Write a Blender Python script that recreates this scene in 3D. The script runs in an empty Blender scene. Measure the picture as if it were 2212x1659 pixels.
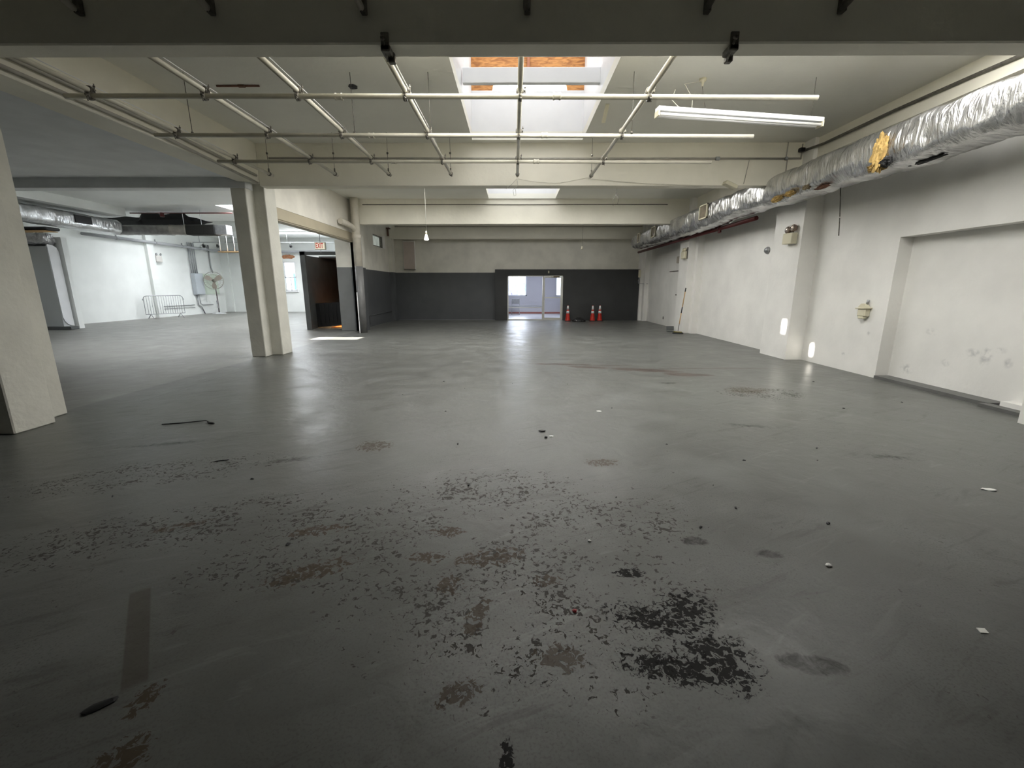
import bpy, math, random
from mathutils import Vector, Matrix, noise
random.seed(7)
sc = bpy.context.scene
COL = sc.collection
PI = math.pi

# ------------------------------------------------------------------ camera
cam_d = bpy.data.cameras.new('camera'); cam = bpy.data.objects.new('camera', cam_d); COL.objects.link(cam)
cam_d.sensor_width = 36.0; cam_d.lens = 36.0 * 930 / 2212; cam_d.clip_start = 0.05; cam_d.clip_end = 300
cam.location = (0, 0, 1.5)
cam.rotation_euler = (math.radians(90 - 12.58), 0, math.radians(0.25))
sc.camera = cam
# ------------------------------------------------------------------ view + world
sc.view_settings.view_transform = 'Standard'
sc.view_settings.look = 'None'
sc.view_settings.gamma = 1.0
sc.view_settings.use_curve_mapping = False
sc.view_settings.exposure = 2.1
try:
    sc.cycles.use_denoising = True
    sc.cycles.max_bounces = 7; sc.cycles.diffuse_bounces = 5; sc.cycles.glossy_bounces = 3
    sc.cycles.use_adaptive_sampling = True; sc.cycles.adaptive_threshold = 0.08; sc.cycles.adaptive_min_samples = 16
    sc.cycles.sample_clamp_indirect = 6.0
    sc.cycles.caustics_reflective = False; sc.cycles.caustics_refractive = False
except Exception:
    pass
w = bpy.data.worlds.new('sky'); sc.world = w; w.use_nodes = True
bg = w.node_tree.nodes['Background']
bg.inputs[0].default_value = (0.80, 0.90, 1.0, 1); bg.inputs[1].default_value = 1.1

SUN_DIR = Vector((5.0, 0.5, -3.9)).normalized()
sd = bpy.data.lights.new('sun', 'SUN'); sd.energy = 13; sd.angle = math.radians(0.6); sd.color = (1, 0.95, 0.86)
so = bpy.data.objects.new('sun', sd); COL.objects.link(so)
so.rotation_euler = SUN_DIR.to_track_quat('-Z', 'Y').to_euler(); so.location = (-10, 5, 12)

def area(name, loc, size, L, color=(1, 1, 1), direction=(0, 0, -1), spread=180):
    """rectangular daylight lamp, for real openings and added ones: L is its radiance"""
    d = bpy.data.lights.new(name, 'AREA'); d.shape = 'RECTANGLE'; d.size, d.size_y = size
    d.energy = L * PI * size[0] * size[1]; d.color = color; d.spread = math.radians(spread)
    o = bpy.data.objects.new(name, d); COL.objects.link(o); o.location = loc
    o.rotation_euler = Vector(direction).to_track_quat('-Z', 'Y').to_euler()
    return o
DAY = (1.0, 0.985, 0.95)
area('skylight_or_added_daylight', (0.26, 7.7, 6.1), (2.0, 2.9), 0.5, DAY)
area('skylight_or_added_daylight', (0.26, 14.1, 5.4), (2.0, 1.25), 0.7, DAY)
area('skylight_or_added_daylight', (1.9, 5.27, 4.43), (6.6, 1.15), 3.0, DAY, (0, 0.15, -0.99))  # added lamp, unseen behind the nearest beam, brightening the hall
area('skylight_or_added_daylight', (-0.1, 11.75, 4.62), (7.7, 2.5), 1.7, DAY)  # added lamp out of sight past the second beam, for hall brightness
area('skylight_or_added_daylight', (0.4, 17.75, 4.62), (7.8, 3.0), 0.26, DAY)  # unseen added lamp lifting the far bay
area('skylight_or_added_daylight', (-9.7, 18.5, 5.3), (2.6, 2.8), 6, (0.96, 0.98, 1.0))
area('skylight_or_added_daylight', (-12.2, 24.4, 5.3), (2.8, 2.6), 3.6, (0.96, 0.98, 1.0))
area('skylight_or_added_daylight', (-15.9, 21.6, 5.3), (2.2, 2.2), 2.8, (0.96, 0.98, 1.0))
area('skylight_or_added_daylight', (-9.8, 10.45, 4.8), (6.2, 0.9), 3.5, (0.96, 0.98, 1.0))  # unseen added lamp brightening the left bay
area('window_or_added_daylight', (-9.6, 28.05, 1.95), (2.4, 1.5), 3.5, (0.9, 0.95, 1.0), (0, -1, 0))  # lamp of the added window, mostly out of sight
area('window_or_added_daylight', (0.25, 25.93, 1.58), (1.0, 1.05), 3.5, (0.88, 0.92, 1.0), (0, -1, 0))
area('back_room_fill', (1.0, 23.2, 2.85), (1.6, 1.6), 3.0, (0.92, 0.93, 1.0))  # added lamp brightening the back room; the ceiling has no opening there

# ------------------------------------------------------------------ materials
MATS = {}
def mat(name, color, rough=0.6, metal=0.0, var=0.0, vscale=3.0, bump=0.0, bscale=20.0, emis=None, spec=0.5, var_col=None, detail=4):
    if name in MATS: return MATS[name]
    m = bpy.data.materials.new(name); m.use_nodes = True; MATS[name] = m
    nt = m.node_tree; b = nt.nodes['Principled BSDF']
    b.inputs['Base Color'].default_value = (*color, 1); b.inputs['Roughness'].default_value = rough
    b.inputs['Metallic'].default_value = metal; b.inputs['Specular IOR Level'].default_value = spec
    if var or bump: tc = nt.nodes.new('ShaderNodeTexCoord')
    if var:
        n = nt.nodes.new('ShaderNodeTexNoise'); n.inputs['Scale'].default_value = vscale; n.inputs['Detail'].default_value = detail
        nt.links.new(tc.outputs['Object'], n.inputs['Vector'])
        r = nt.nodes.new('ShaderNodeValToRGB'); r.color_ramp.elements[0].position = 0.35; r.color_ramp.elements[1].position = 0.65
        dk = var_col or tuple(c * (1 - var) for c in color)
        r.color_ramp.elements[0].color = (*dk, 1); r.color_ramp.elements[1].color = (*color, 1)
        nt.links.new(n.outputs['Fac'], r.inputs['Fac']); nt.links.new(r.outputs['Color'], b.inputs['Base Color'])
    if bump:
        n2 = nt.nodes.new('ShaderNodeTexNoise'); n2.inputs['Scale'].default_value = bscale; n2.inputs['Detail'].default_value = 5
        nt.links.new(tc.outputs['Object'], n2.inputs['Vector'])
        bp = nt.nodes.new('ShaderNodeBump'); bp.inputs['Strength'].default_value = bump; bp.inputs['Distance'].default_value = 0.02
        nt.links.new(n2.outputs['Fac'], bp.inputs['Height']); nt.links.new(bp.outputs['Normal'], b.inputs['Normal'])
    if emis:
        b.inputs['Emission Color'].default_value = (*emis[0], 1); b.inputs['Emission Strength'].default_value = emis[1]
    return m

def emit(name, color, s):
    m = bpy.data.materials.new(name); m.use_nodes = True; nt = m.node_tree
    nt.nodes.clear(); o = nt.nodes.new('ShaderNodeOutputMaterial'); e = nt.nodes.new('ShaderNodeEmission')
    e.inputs[0].default_value = (*color, 1); e.inputs[1].default_value = s; nt.links.new(e.outputs[0], o.inputs[0]); MATS[name] = m
    return m

def glass(name, tint=(0.95, 0.97, 1.0), refl=0.06):
    m = bpy.data.materials.new(name); m.use_nodes = True; nt = m.node_tree; nt.nodes.clear()
    o = nt.nodes.new('ShaderNodeOutputMaterial'); t = nt.nodes.new('ShaderNodeBsdfTransparent'); g = nt.nodes.new('ShaderNodeBsdfGlossy')
    t.inputs[0].default_value = (*tint, 1); g.inputs['Roughness'].default_value = 0.02
    mx = nt.nodes.new('ShaderNodeMixShader'); mx.inputs[0].default_value = refl
    nt.links.new(t.outputs[0], mx.inputs[1]); nt.links.new(g.outputs[0], mx.inputs[2]); nt.links.new(mx.outputs[0], o.inputs[0])
    return m

def painted_wall(name, white, grey, split):
    """white above / grey below paint line at world height split, with faint scuffs"""
    m = bpy.data.materials.new(name); m.use_nodes = True; nt = m.node_tree; L = nt.links.new
    b = nt.nodes['Principled BSDF']; g = nt.nodes.new('ShaderNodeNewGeometry'); sp = nt.nodes.new('ShaderNodeSeparateXYZ')
    L(g.outputs['Position'], sp.inputs[0])
    nz = nt.nodes.new('ShaderNodeTexNoise'); nz.inputs['Scale'].default_value = 1.7; nz.inputs['Detail'].default_value = 6
    L(g.outputs['Position'], nz.inputs['Vector'])
    n2 = nt.nodes.new('ShaderNodeTexNoise'); n2.inputs['Scale'].default_value = 22; n2.inputs['Detail'].default_value = 3
    L(g.outputs['Position'], n2.inputs['Vector'])
    lt = nt.nodes.new('ShaderNodeMath'); lt.operation = 'GREATER_THAN'; lt.inputs[1].default_value = split; L(sp.outputs['Z'], lt.inputs[0])
    mr = nt.nodes.new('ShaderNodeMapRange'); mr.inputs[1].default_value = 0.3; mr.inputs[2].default_value = 0.62; mr.inputs[3].default_value = 0.84; mr.inputs[4].default_value = 1.0
    L(nz.outputs['Fac'], mr.inputs[0])
    mix = nt.nodes.new('ShaderNodeMix'); mix.data_type = 'RGBA'
    mix.inputs[6].default_value = (*grey, 1); mix.inputs[7].default_value = (*white, 1); L(lt.outputs[0], mix.inputs[0])
    mul = nt.nodes.new('ShaderNodeVectorMath'); mul.operation = 'SCALE'; L(mix.outputs[2], mul.inputs[0]); L(mr.outputs[0], mul.inputs['Scale'])
    L(mul.outputs[0], b.inputs['Base Color']); b.inputs['Roughness'].default_value = 0.5
    bp = nt.nodes.new('ShaderNodeBump'); bp.inputs['Strength'].default_value = 0.12; bp.inputs['Distance'].default_value = 0.01
    L(n2.outputs['Fac'], bp.inputs['Height']); L(bp.outputs['Normal'], b.inputs['Normal'])
    return m

WHITE = (0.74, 0.72, 0.655)
GREYP = (0.085, 0.09, 0.095)
M_wall = mat('white_wall_paint', (0.84, 0.83, 0.795), 0.55, var=0.10, vscale=1.3, bump=0.15, bscale=18, detail=6)
M_ceil = mat('ceiling_paint', (0.88, 0.87, 0.80), 0.7, var=0.06, vscale=0.7, bump=0.25, bscale=6, detail=6)
M_beam = mat('beam_paint', (0.86, 0.83, 0.72), 0.65, var=0.10, vscale=1.0, bump=0.3, bscale=9, detail=7)
M_col = mat('column_paint', (0.70, 0.69, 0.62), 0.6, var=0.12, vscale=2.2, bump=0.35, bscale=14, detail=7)
M_greyceil = mat('grey_ceiling_paint', (0.74, 0.76, 0.76), 0.7, var=0.10, vscale=2.5, bump=0.3, bscale=6, detail=7)
M_two = painted_wall('two_tone_wall_paint', (0.78, 0.76, 0.68), GREYP, 2.2)
M_two_pier = painted_wall('two_tone_pier_paint', (0.82, 0.79, 0.71), (0.20, 0.205, 0.205), 2.2)
M_dark = mat('charcoal_wall_paint', (0.035, 0.037, 0.038), 0.45, var=0.2, vscale=2)
M_lroom = mat('bright_white_paint', (0.84, 0.86, 0.84), 0.5, var=0.06, vscale=1.2, detail=6)
M_pipe = mat('cream_pipe_paint', (0.66, 0.63, 0.53), 0.32, var=0.12, vscale=6)
M_pipe2 = mat('dull_conduit_paint', (0.45, 0.43, 0.38), 0.5, var=0.15, vscale=6)
M_iron = mat('tarnished_iron', (0.17, 0.16, 0.135), 0.4, metal=0.3, var=0.4, vscale=30)
M_clampw = mat('paint_spattered_clamp', (0.30, 0.28, 0.24), 0.35, metal=0.5, var=0.7, vscale=40)
M_black = mat('black_rubber', (0.012, 0.012, 0.013), 0.5)
M_rust = mat('rusty_rod', (0.20, 0.085, 0.05), 0.6, var=0.3, vscale=8)
M_red = mat('red_pipe_paint', (0.085, 0.007, 0.007), 0.45)
M_ins = mat('yellow_insulation', (0.62, 0.42, 0.15), 0.9, var=0.35, vscale=14, bump=0.6, bscale=40)
M_alu = mat('aluminium_frame', (0.62, 0.62, 0.58), 0.35, metal=0.6)
M_wplastic = mat('cream_plastic', (0.66, 0.62, 0.47), 0.4)
M_orange = mat('cone_orange', (0.50, 0.018, 0.006), 0.45)
M_reflect = mat('white_reflective_collar', (0.85, 0.85, 0.85), 0.35)
M_galv = mat('galvanised_steel', (0.42, 0.43, 0.44), 0.4, metal=0.5, var=0.2, vscale=10)
M_sheet = mat('bare_duct_steel', (0.40, 0.39, 0.38), 0.38, metal=0.75, var=0.3, vscale=5, bump=0.3, bscale=8)
M_greymetal = mat('dark_grey_metal', (0.10, 0.105, 0.105), 0.5, var=0.2, vscale=3)
M_wood = mat('pale_wood', (0.65, 0.42, 0.20), 0.6, var=0.2, vscale=4)
M_glass = glass('window_glass')
M_tan = mat('tan_painted_hood', (0.47, 0.42, 0.31), 0.55, var=0.08, vscale=2)
M_white = mat('clean_white_paint', (0.82, 0.83, 0.85), 0.5, var=0.05, vscale=2)
M_brick = mat('exposed_brick_patch', (0.55, 0.25, 0.13), 0.9, var=0.4, vscale=12, bump=0.5)
M_blue = mat('blue_outdoor_shutter', (0.12, 0.28, 0.48), 0.5)
M_green = mat('pale_green_paint', (0.66, 0.74, 0.64), 0.6, var=0.06, vscale=2)
M_sky = emit('bright_skylight_glazing', (0.95, 0.98, 1.0), 2.5)
M_bulb = mat('frosted_bulb', (0.85, 0.85, 0.83), 0.25, emis=((1, 1, 0.95), 0.25))
M_tube = mat('fluorescent_tube_glass', (0.80, 0.80, 0.78), 0.2)

def plywood():
    m = bpy.data.materials.new('plywood'); m.use_nodes = True; nt = m.node_tree; L = nt.links.new; b = nt.nodes['Principled BSDF']
    g = nt.nodes.new('ShaderNodeNewGeometry'); mp = nt.nodes.new('ShaderNodeMapping'); mp.inputs['Scale'].default_value = (3.0, 3.0, 14)
    mp.inputs['Rotation'].default_value = (0, 0.25, 0)
    L(g.outputs['Position'], mp.inputs['Vector']); n = nt.nodes.new('ShaderNodeTexNoise'); n.inputs['Scale'].default_value = 1.6; n.inputs['Detail'].default_value = 6
    n.inputs['Distortion'].default_value = 1.2
    L(mp.outputs[0], n.inputs['Vector']); r = nt.nodes.new('ShaderNodeValToRGB')
    r.color_ramp.elements[0].position = 0.38; r.color_ramp.elements[0].color = (0.34, 0.13, 0.035, 1)
    r.color_ramp.elements[1].position = 0.60; r.color_ramp.elements[1].color = (0.62, 0.29, 0.085, 1)
    L(n.outputs['Fac'], r.inputs['Fac']); L(r.outputs[0], b.inputs['Base Color']); b.inputs['Roughness'].default_value = 0.6
    return m
M_ply = plywood()

def foil(name, base=(0.80, 0.80, 0.80), rough=0.24, metal=0.88, strength=0.6):
    m = bpy.data.materials.new(name); m.use_nodes = True; nt = m.node_tree; L = nt.links.new; b = nt.nodes['Principled BSDF']
    b.inputs['Metallic'].default_value = metal; b.inputs['Roughness'].default_value = rough
    g = nt.nodes.new('ShaderNodeNewGeometry'); mp = nt.nodes.new('ShaderNodeMapping'); mp.inputs['Scale'].default_value = (2.2, 11, 2.2)
    mp.inputs['Rotation'].default_value = (0.35, 0, 0)
    L(g.outputs['Position'], mp.inputs['Vector'])
    n = nt.nodes.new('ShaderNodeTexNoise'); n.inputs['Scale'].default_value = 1.6; n.inputs['Detail'].default_value = 5; n.inputs['Distortion'].default_value = 0.5
    L(mp.outputs[0], n.inputs['Vector'])
    bp = nt.nodes.new('ShaderNodeBump'); bp.inputs['Strength'].default_value = strength; bp.inputs['Distance'].default_value = 0.06
    L(n.outputs['Fac'], bp.inputs['Height']); L(bp.outputs['Normal'], b.inputs['Normal'])
    n3 = nt.nodes.new('ShaderNodeTexNoise'); n3.inputs['Scale'].default_value = 2.5; n3.inputs['Detail'].default_value = 5; L(g.outputs['Position'], n3.inputs['Vector'])
    r = nt.nodes.new('ShaderNodeValToRGB'); r.color_ramp.elements[0].position = 0.3; r.color_ramp.elements[0].color = (*[c * 0.62 for c in base], 1)
    r.color_ramp.elements[1].position = 0.6; r.color_ramp.elements[1].color = (*base, 1); L(n3.outputs['Fac'], r.inputs['Fac']); L(r.outputs[0], b.inputs['Base Color'])
    return m
M_foil = foil('crinkled_foil_wrap')
M_foil2 = foil('foil_wrap_smoother', (0.74, 0.75, 0.76), 0.3, strength=0.35)

def floor_mat():
    m = bpy.data.materials.new('worn_painted_concrete'); m.use_nodes = True; nt = m.node_tree; L = nt.links.new; b = nt.nodes['Principled BSDF']
    N = nt.nodes.new
    g = N('ShaderNodeNewGeometry'); P = g.outputs['Position']
    def noisef(scale, detail=5, dist=0.0, vec=P, rough=0.5):
        n = N('ShaderNodeTexNoise'); n.inputs['Scale'].default_value = scale; n.inputs['Detail'].default_value = detail
        n.inputs['Distortion'].default_value = dist; n.inputs['Roughness'].default_value = rough; L(vec, n.inputs['Vector']); return n.outputs['Fac']
    def math_(op, a, c=None, clamp=False):
        n = N('ShaderNodeMath'); n.operation = op; n.use_clamp = clamp
        for i, v in enumerate((a, c)):
            if v is None: continue
            if isinstance(v, (int, float)): n.inputs[i].default_value = v
            else: L(v, n.inputs[i])
        return n.outputs[0]
    def rng(v, a, c, x=0.0, y=1.0):
        n = N('ShaderNodeMapRange'); n.inputs[1].default_value = a; n.inputs[2].default_value = c; n.inputs[3].default_value = x; n.inputs[4].default_value = y
        L(v, n.inputs[0]); return n.outputs[0]
    def mixc(f, a, c):
        n = N('ShaderNodeMix'); n.data_type = 'RGBA'; L(f, n.inputs[0])
        for i, v in ((6, a), (7, c)):
            if isinstance(v, tuple): n.inputs[i].default_value = (*v, 1)
            else: L(v, n.inputs[i])
        return n.outputs[2]
    def blob(cx, cy, rx, ry, rot=0.0, soft=0.5):
        mp = N('ShaderNodeMapping'); mp.vector_type = 'POINT'
        s = N('ShaderNodeVectorMath'); s.operation = 'SUBTRACT'; s.inputs[1].default_value = (cx, cy, 0); L(P, s.inputs[0])
        mp.inputs['Rotation'].default_value = (0, 0, -rot); mp.inputs['Scale'].default_value = (1 / rx, 1 / ry, 0)
        # mapping applies scale before rotation, so rotate first with its own node
        r1 = N('ShaderNodeVectorRotate'); r1.rotation_type = 'Z_AXIS'; r1.inputs['Angle'].default_value = -rot; L(s.outputs[0], r1.inputs['Vector'])
        mp.inputs['Rotation'].default_value = (0, 0, 0); L(r1.outputs[0], mp.inputs['Vector'])
        l = N('ShaderNodeVectorMath'); l.operation = 'LENGTH'; L(mp.outputs[0], l.inputs[0])
        return rng(l.outputs['Value'], 1.0, soft, 0, 1)
    def add(lst):
        v = lst[0]
        for q in lst[1:]: v = math_('MAXIMUM', v, q)
        return v
    big = noisef(0.35, 4); mid = noisef(2.2, 7, 0.3); fine = noisef(26, 6, 0.4); speck = noisef(30, 7, 0.9, rough=0.62); cloud = noisef(1.1, 5, 0.6)
    col = mixc(rng(big, 0.35, 0.65), (0.128, 0.131, 0.122), (0.152, 0.157, 0.148))
    col = mixc(rng(mid, 0.40, 0.70), (0.112, 0.114, 0.106), col)
    # sparse wear everywhere
    wear = math_('MULTIPLY', rng(speck, 0.655, 0.675), rng(cloud, 0.42, 0.55))
    col = mixc(math_('MULTIPLY', wear, 0.8), col, (0.050, 0.045, 0.040))
    grain = noisef(95, 4, .2)
    col = mixc(math_('MULTIPLY', rng(grain, .50, .68), math_('ADD', .22, math_('MULTIPLY', rng(cloud, .4, .6), .3))), col, (0.060, 0.058, 0.052))
    # long dragged smudges, all running one way
    rv = N('ShaderNodeVectorRotate'); rv.rotation_type = 'Z_AXIS'; rv.inputs['Angle'].default_value = -0.45; L(P, rv.inputs['Vector'])
    ms = N('ShaderNodeMapping'); ms.inputs['Scale'].default_value = (1.1, 6.5, 1); L(rv.outputs[0], ms.inputs['Vector'])
    smu = noisef(1.6, 7, .8, vec=ms.outputs[0], rough=.62)
    col = mixc(math_('MULTIPLY', rng(smu, .56, .66), math_('MULTIPLY', rng(cloud, .38, .56), .55)), col, (0.062, 0.060, 0.055))
    col = mixc(math_('MULTIPLY', rng(smu, .40, .32), .35), col, (0.185, 0.19, 0.18))
    # scuffed zones with chipped paint
    chips = add([blob(0.1, 1.9, 1.15, .75), blob(-1.1, 2.4, 0.9, 0.6, .5), blob(-2.2, 2.5, 1.4, .35, .35), blob(.6, 2.6, .8, .4), blob(-3.0, 3.3, 1.2, .35, .35), blob(3.64, 6.1, .7, .5), blob(-.1, 3.0, 1.0, .5)])
    chipm = math_('MULTIPLY', rng(math_('ADD', math_('ADD', speck, rng(noisef(3.2, 4, .5), .3, .7, -.10, .05)), math_('MULTIPLY', chips, 0.085)), 0.62, 0.64), rng(chips, 0.0, 0.25))
    col = mixc(math_('MULTIPLY', chipm, 0.85), col, (0.046, 0.041, 0.036))
    # brown peeled patches
    br = add([blob(-0.13, 2.18, .26, .10, .25), blob(-.50, 2.18, .16, .07), blob(-.21, 1.34, .11, .07, .5), blob(-1.25, 2.45, .22, .08, .3), blob(-.17, 1.73, .06, .16, -.3),
              blob(-.32, 1.95, .09, .10, .2), blob(.17, 1.98, .10, .06), blob(.2, 1.5, .14, .09), blob(-.42, 2.45, .14, .08), blob(-1.1, 2.05, .3, .1, .5), blob(.78, 3.55, .2, .12), blob(-1.36, 3.95, .22, .18), blob(-1.38, 1.31, .06, .09), blob(-1.28, 1.1, .1, .1), blob(-2.15, 2.5, .22, .05, .5), blob(3.5, 6.3, .4, .25)])
    brm = rng(math_('ADD', noisef(28, 7, .8, rough=.65), math_('MULTIPLY', br, 0.15)), 0.60, 0.63)
    brm = math_('MULTIPLY', brm, rng(br, 0.0, 0.2))
    col = mixc(math_('MULTIPLY', brm, .85), col, (0.060, 0.043, 0.027))
    # black oily spatter
    bk = add([blob(0.66, 1.71, .30, .13, -.25, .2), blob(0.84, 1.50, .20, .22, .6, .2), blob(.66, 1.45, .30, .10, -.2, .3), blob(.83, 1.78, .18, .16, 0, .2), blob(.62, 2.05, .1, .05), blob(.05, 1.02, .22, .06, 0, .2), blob(-.02, 1.08, .03, .12, .1)])
    bkm = math_('MULTIPLY', rng(math_('ADD', noisef(34, 8, .9, rough=.65), math_('MULTIPLY', bk, 0.16)), 0.585, 0.61), rng(bk, 0.0, 0.25))
    col = mixc(math_('MULTIPLY', bkm, .93), col, (0.016, 0.015, 0.015))
    # single smooth stains
    sm = add([blob(1.47, 2.22, .13, .07, -.1, .3), blob(1.22, 1.47, .19, .075, -.15, .5), blob(1.20, 1.48, .10, .04, -.15, .8), blob(1.95, 1.15, .03, .12, .35, .4), blob(1.1, 2.35, .12, .07), blob(2.6, 4.6, .5, .12, -.25, .1), blob(3.4, 3.7, .5, .12, -.25, .1), blob(-2.0, 3.6, .55, .1, .35, .1), blob(-3.4, 4.0, .7, .1, .3, .1), blob(2.5, 6.8, .2, .1), blob(-1.52, 1.28, .055, .022, .55, .8)])
    smm = math_('MULTIPLY', rng(math_('ADD', math_('MULTIPLY', sm, .42), noisef(13, 7, .9, rough=.7)), .70, .98), rng(sm, 0, .2))
    col = mixc(math_('MULTIPLY', smm, .85), col, (0.026, 0.025, 0.023))
    # straight worn strip where tape was pulled off
    st = N('ShaderNodeSeparateXYZ'); s0 = N('ShaderNodeVectorMath'); s0.operation = 'SUBTRACT'; s0.inputs[1].default_value = (-1.68, 1.63, 0); L(P, s0.inputs[0])
    rr = N('ShaderNodeVectorRotate'); rr.rotation_type = 'Z_AXIS'; rr.inputs['Angle'].default_value = -0.68; L(s0.outputs[0], rr.inputs['Vector']); L(rr.outputs[0], st.inputs[0])
    sx = rng(math_('ABSOLUTE', st.outputs['X']), .045, .038); sy = rng(math_('ABSOLUTE', st.outputs['Y']), .36, .33)
    col = mixc(math_('MULTIPLY', math_('MULTIPLY', sx, sy), .6), col, (0.055, 0.045, 0.034))
    # long reddish water stain in the middle of the floor
    ws = add([blob(0.9, 8.55, .75, .10, -.12, .3), blob(1.5, 8.2, .5, .11, -.25, .3), blob(2.4, 7.95, .8, .17, -.30, .3), blob(3.1, 7.5, .5, .17, -.1, .3), blob(1.9, 8.4, .7, .05, -.05, .3), blob(3.9, 8.1, 1.4, .04, .02, .3)])
    wsm = rng(math_('ADD', math_('MULTIPLY', ws, 0.5), noisef(3.0, 5, 1.0)), 0.56, 0.66)
    wsm = math_('MULTIPLY', wsm, rng(ws, 0.0, 0.15))
    col = mixc(math_('MULTIPLY', wsm, .9), col, (0.072, 0.052, 0.046))
    # expansion joints
    sep = N('ShaderNodeSeparateXYZ'); L(P, sep.inputs[0])
    wob = math_('MULTIPLY', noisef(1.5, 3), 0.05)
    def line(axis, pos, width, lo=None, hi=None, other=None):
        d = math_('ABSOLUTE', math_('SUBTRACT', math_('ADD', sep.outputs[axis], wob), pos + .025))
        v = rng(d, width, width * 0.6)
        if other is not None:
            v = math_('MULTIPLY', v, math_('MULTIPLY', math_('GREATER_THAN', sep.outputs[other], lo), math_('LESS_THAN', sep.outputs[other], hi)))
        return v
    jn = add([line('X', -5.62, .012, 5.0, 15.5, 'Y'), line('Y', 10.25, .02, -18, -5.4, 'X'), line('X', -5.05, .008, 5.6, 9.3, 'Y')])
    col = mixc(math_('MULTIPLY', jn, .75), col, (0.03, 0.03, 0.028))
    # left bay floor is mixed slightly lighter and warmer
    lb = rng(sep.outputs['X'], -5.58, -5.62)
    col = mixc(math_('MULTIPLY', lb, .5), col, (0.25, 0.245, 0.225))
    L(col, b.inputs['Base Color'])
    ro = rng(mid, 0.3, 0.7, 0.31, 0.43); ro = math_('ADD', ro, math_('MULTIPLY', chipm, 0.2)); ro = math_('ADD', ro, math_('MULTIPLY', wear, 0.15))
    L(ro, b.inputs['Roughness']); L(math_('MULTIPLY', math_('SUBTRACT', 0.27, math_('MULTIPLY', bkm, .24)), math_('SUBTRACT', 1.0, math_('MULTIPLY', add([chipm, brm, smm]), .55))), b.inputs['Specular IOR Level'])
    bp = N('ShaderNodeBump'); bp.inputs['Strength'].default_value = 0.22; bp.inputs['Distance'].default_value = 0.03
    hgt = math_('ADD', math_('MULTIPLY', noisef(4.5, 4, .4), 1.0), math_('MULTIPLY', fine, 0.10))
    L(hgt, bp.inputs['Height'])
    bp2 = N('ShaderNodeBump'); bp2.inputs['Strength'].default_value = 0.3; bp2.inputs['Distance'].default_value = 0.004; bp2.invert = True
    L(add([chipm, brm, bkm]), bp2.inputs['Height']); L(bp.outputs[0], bp2.inputs['Normal']); L(bp2.outputs[0], b.inputs['Normal'])
    return m
M_floor = floor_mat()
def scuffed_wall():
    m = M_wall.copy(); m.name = 'scuffed_white_wall_paint'; nt = m.node_tree; L = nt.links.new; b = nt.nodes['Principled BSDF']
    src = b.inputs['Base Color'].links[0].from_socket; g = nt.nodes.new('ShaderNodeNewGeometry'); acc = None
    for (y, z, ry, rz) in ((5.95, .62, .12, .07), (5.78, .60, .10, .16), (5.62, .70, .09, .05), (6.9, .22, .14, .10), (6.3, .42, .08, .06), (5.5, .55, .07, .08), (7.50, .72, .05, .06), (6.6, .85, .12, .06), (5.2, .5, .08, .12), (8.0, .3, .05, .04)):
        d = nt.nodes.new('ShaderNodeVectorMath'); d.operation = 'SUBTRACT'; d.inputs[1].default_value = (6.3, y, z); L(g.outputs['Position'], d.inputs[0])
        q = nt.nodes.new('ShaderNodeVectorMath'); q.operation = 'MULTIPLY'; q.inputs[1].default_value = (0, 1 / ry, 1 / rz); L(d.outputs[0], q.inputs[0])
        l = nt.nodes.new('ShaderNodeVectorMath'); l.operation = 'LENGTH'; L(q.outputs[0], l.inputs[0])
        r = nt.nodes.new('ShaderNodeMapRange'); r.inputs[1].default_value = 1.0; r.inputs[2].default_value = .2; L(l.outputs['Value'], r.inputs[0])
        if acc is None: acc = r.outputs[0]
        else:
            a = nt.nodes.new('ShaderNodeMath'); a.operation = 'MAXIMUM'; L(acc, a.inputs[0]); L(r.outputs[0], a.inputs[1]); acc = a.outputs[0]
    n = nt.nodes.new('ShaderNodeTexNoise'); n.inputs['Scale'].default_value = 14; n.inputs['Detail'].default_value = 6; L(g.outputs['Position'], n.inputs['Vector'])
    r = nt.nodes.new('ShaderNodeMapRange'); r.inputs[1].default_value = .42; r.inputs[2].default_value = .66; L(n.outputs['Fac'], r.inputs[0])
    k = nt.nodes.new('ShaderNodeMath'); k.operation = 'MULTIPLY'; L(acc, k.inputs[0]); L(r.outputs[0], k.inputs[1])
    mx = nt.nodes.new('ShaderNodeMix'); mx.data_type = 'RGBA'; L(k.outputs[0], mx.inputs[0]); L(src, mx.inputs[6]); mx.inputs[7].default_value = (.48, .48, .47, 1)
    L(mx.outputs[2], b.inputs['Base Color']); return m
M_scuff = scuffed_wall()

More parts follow.
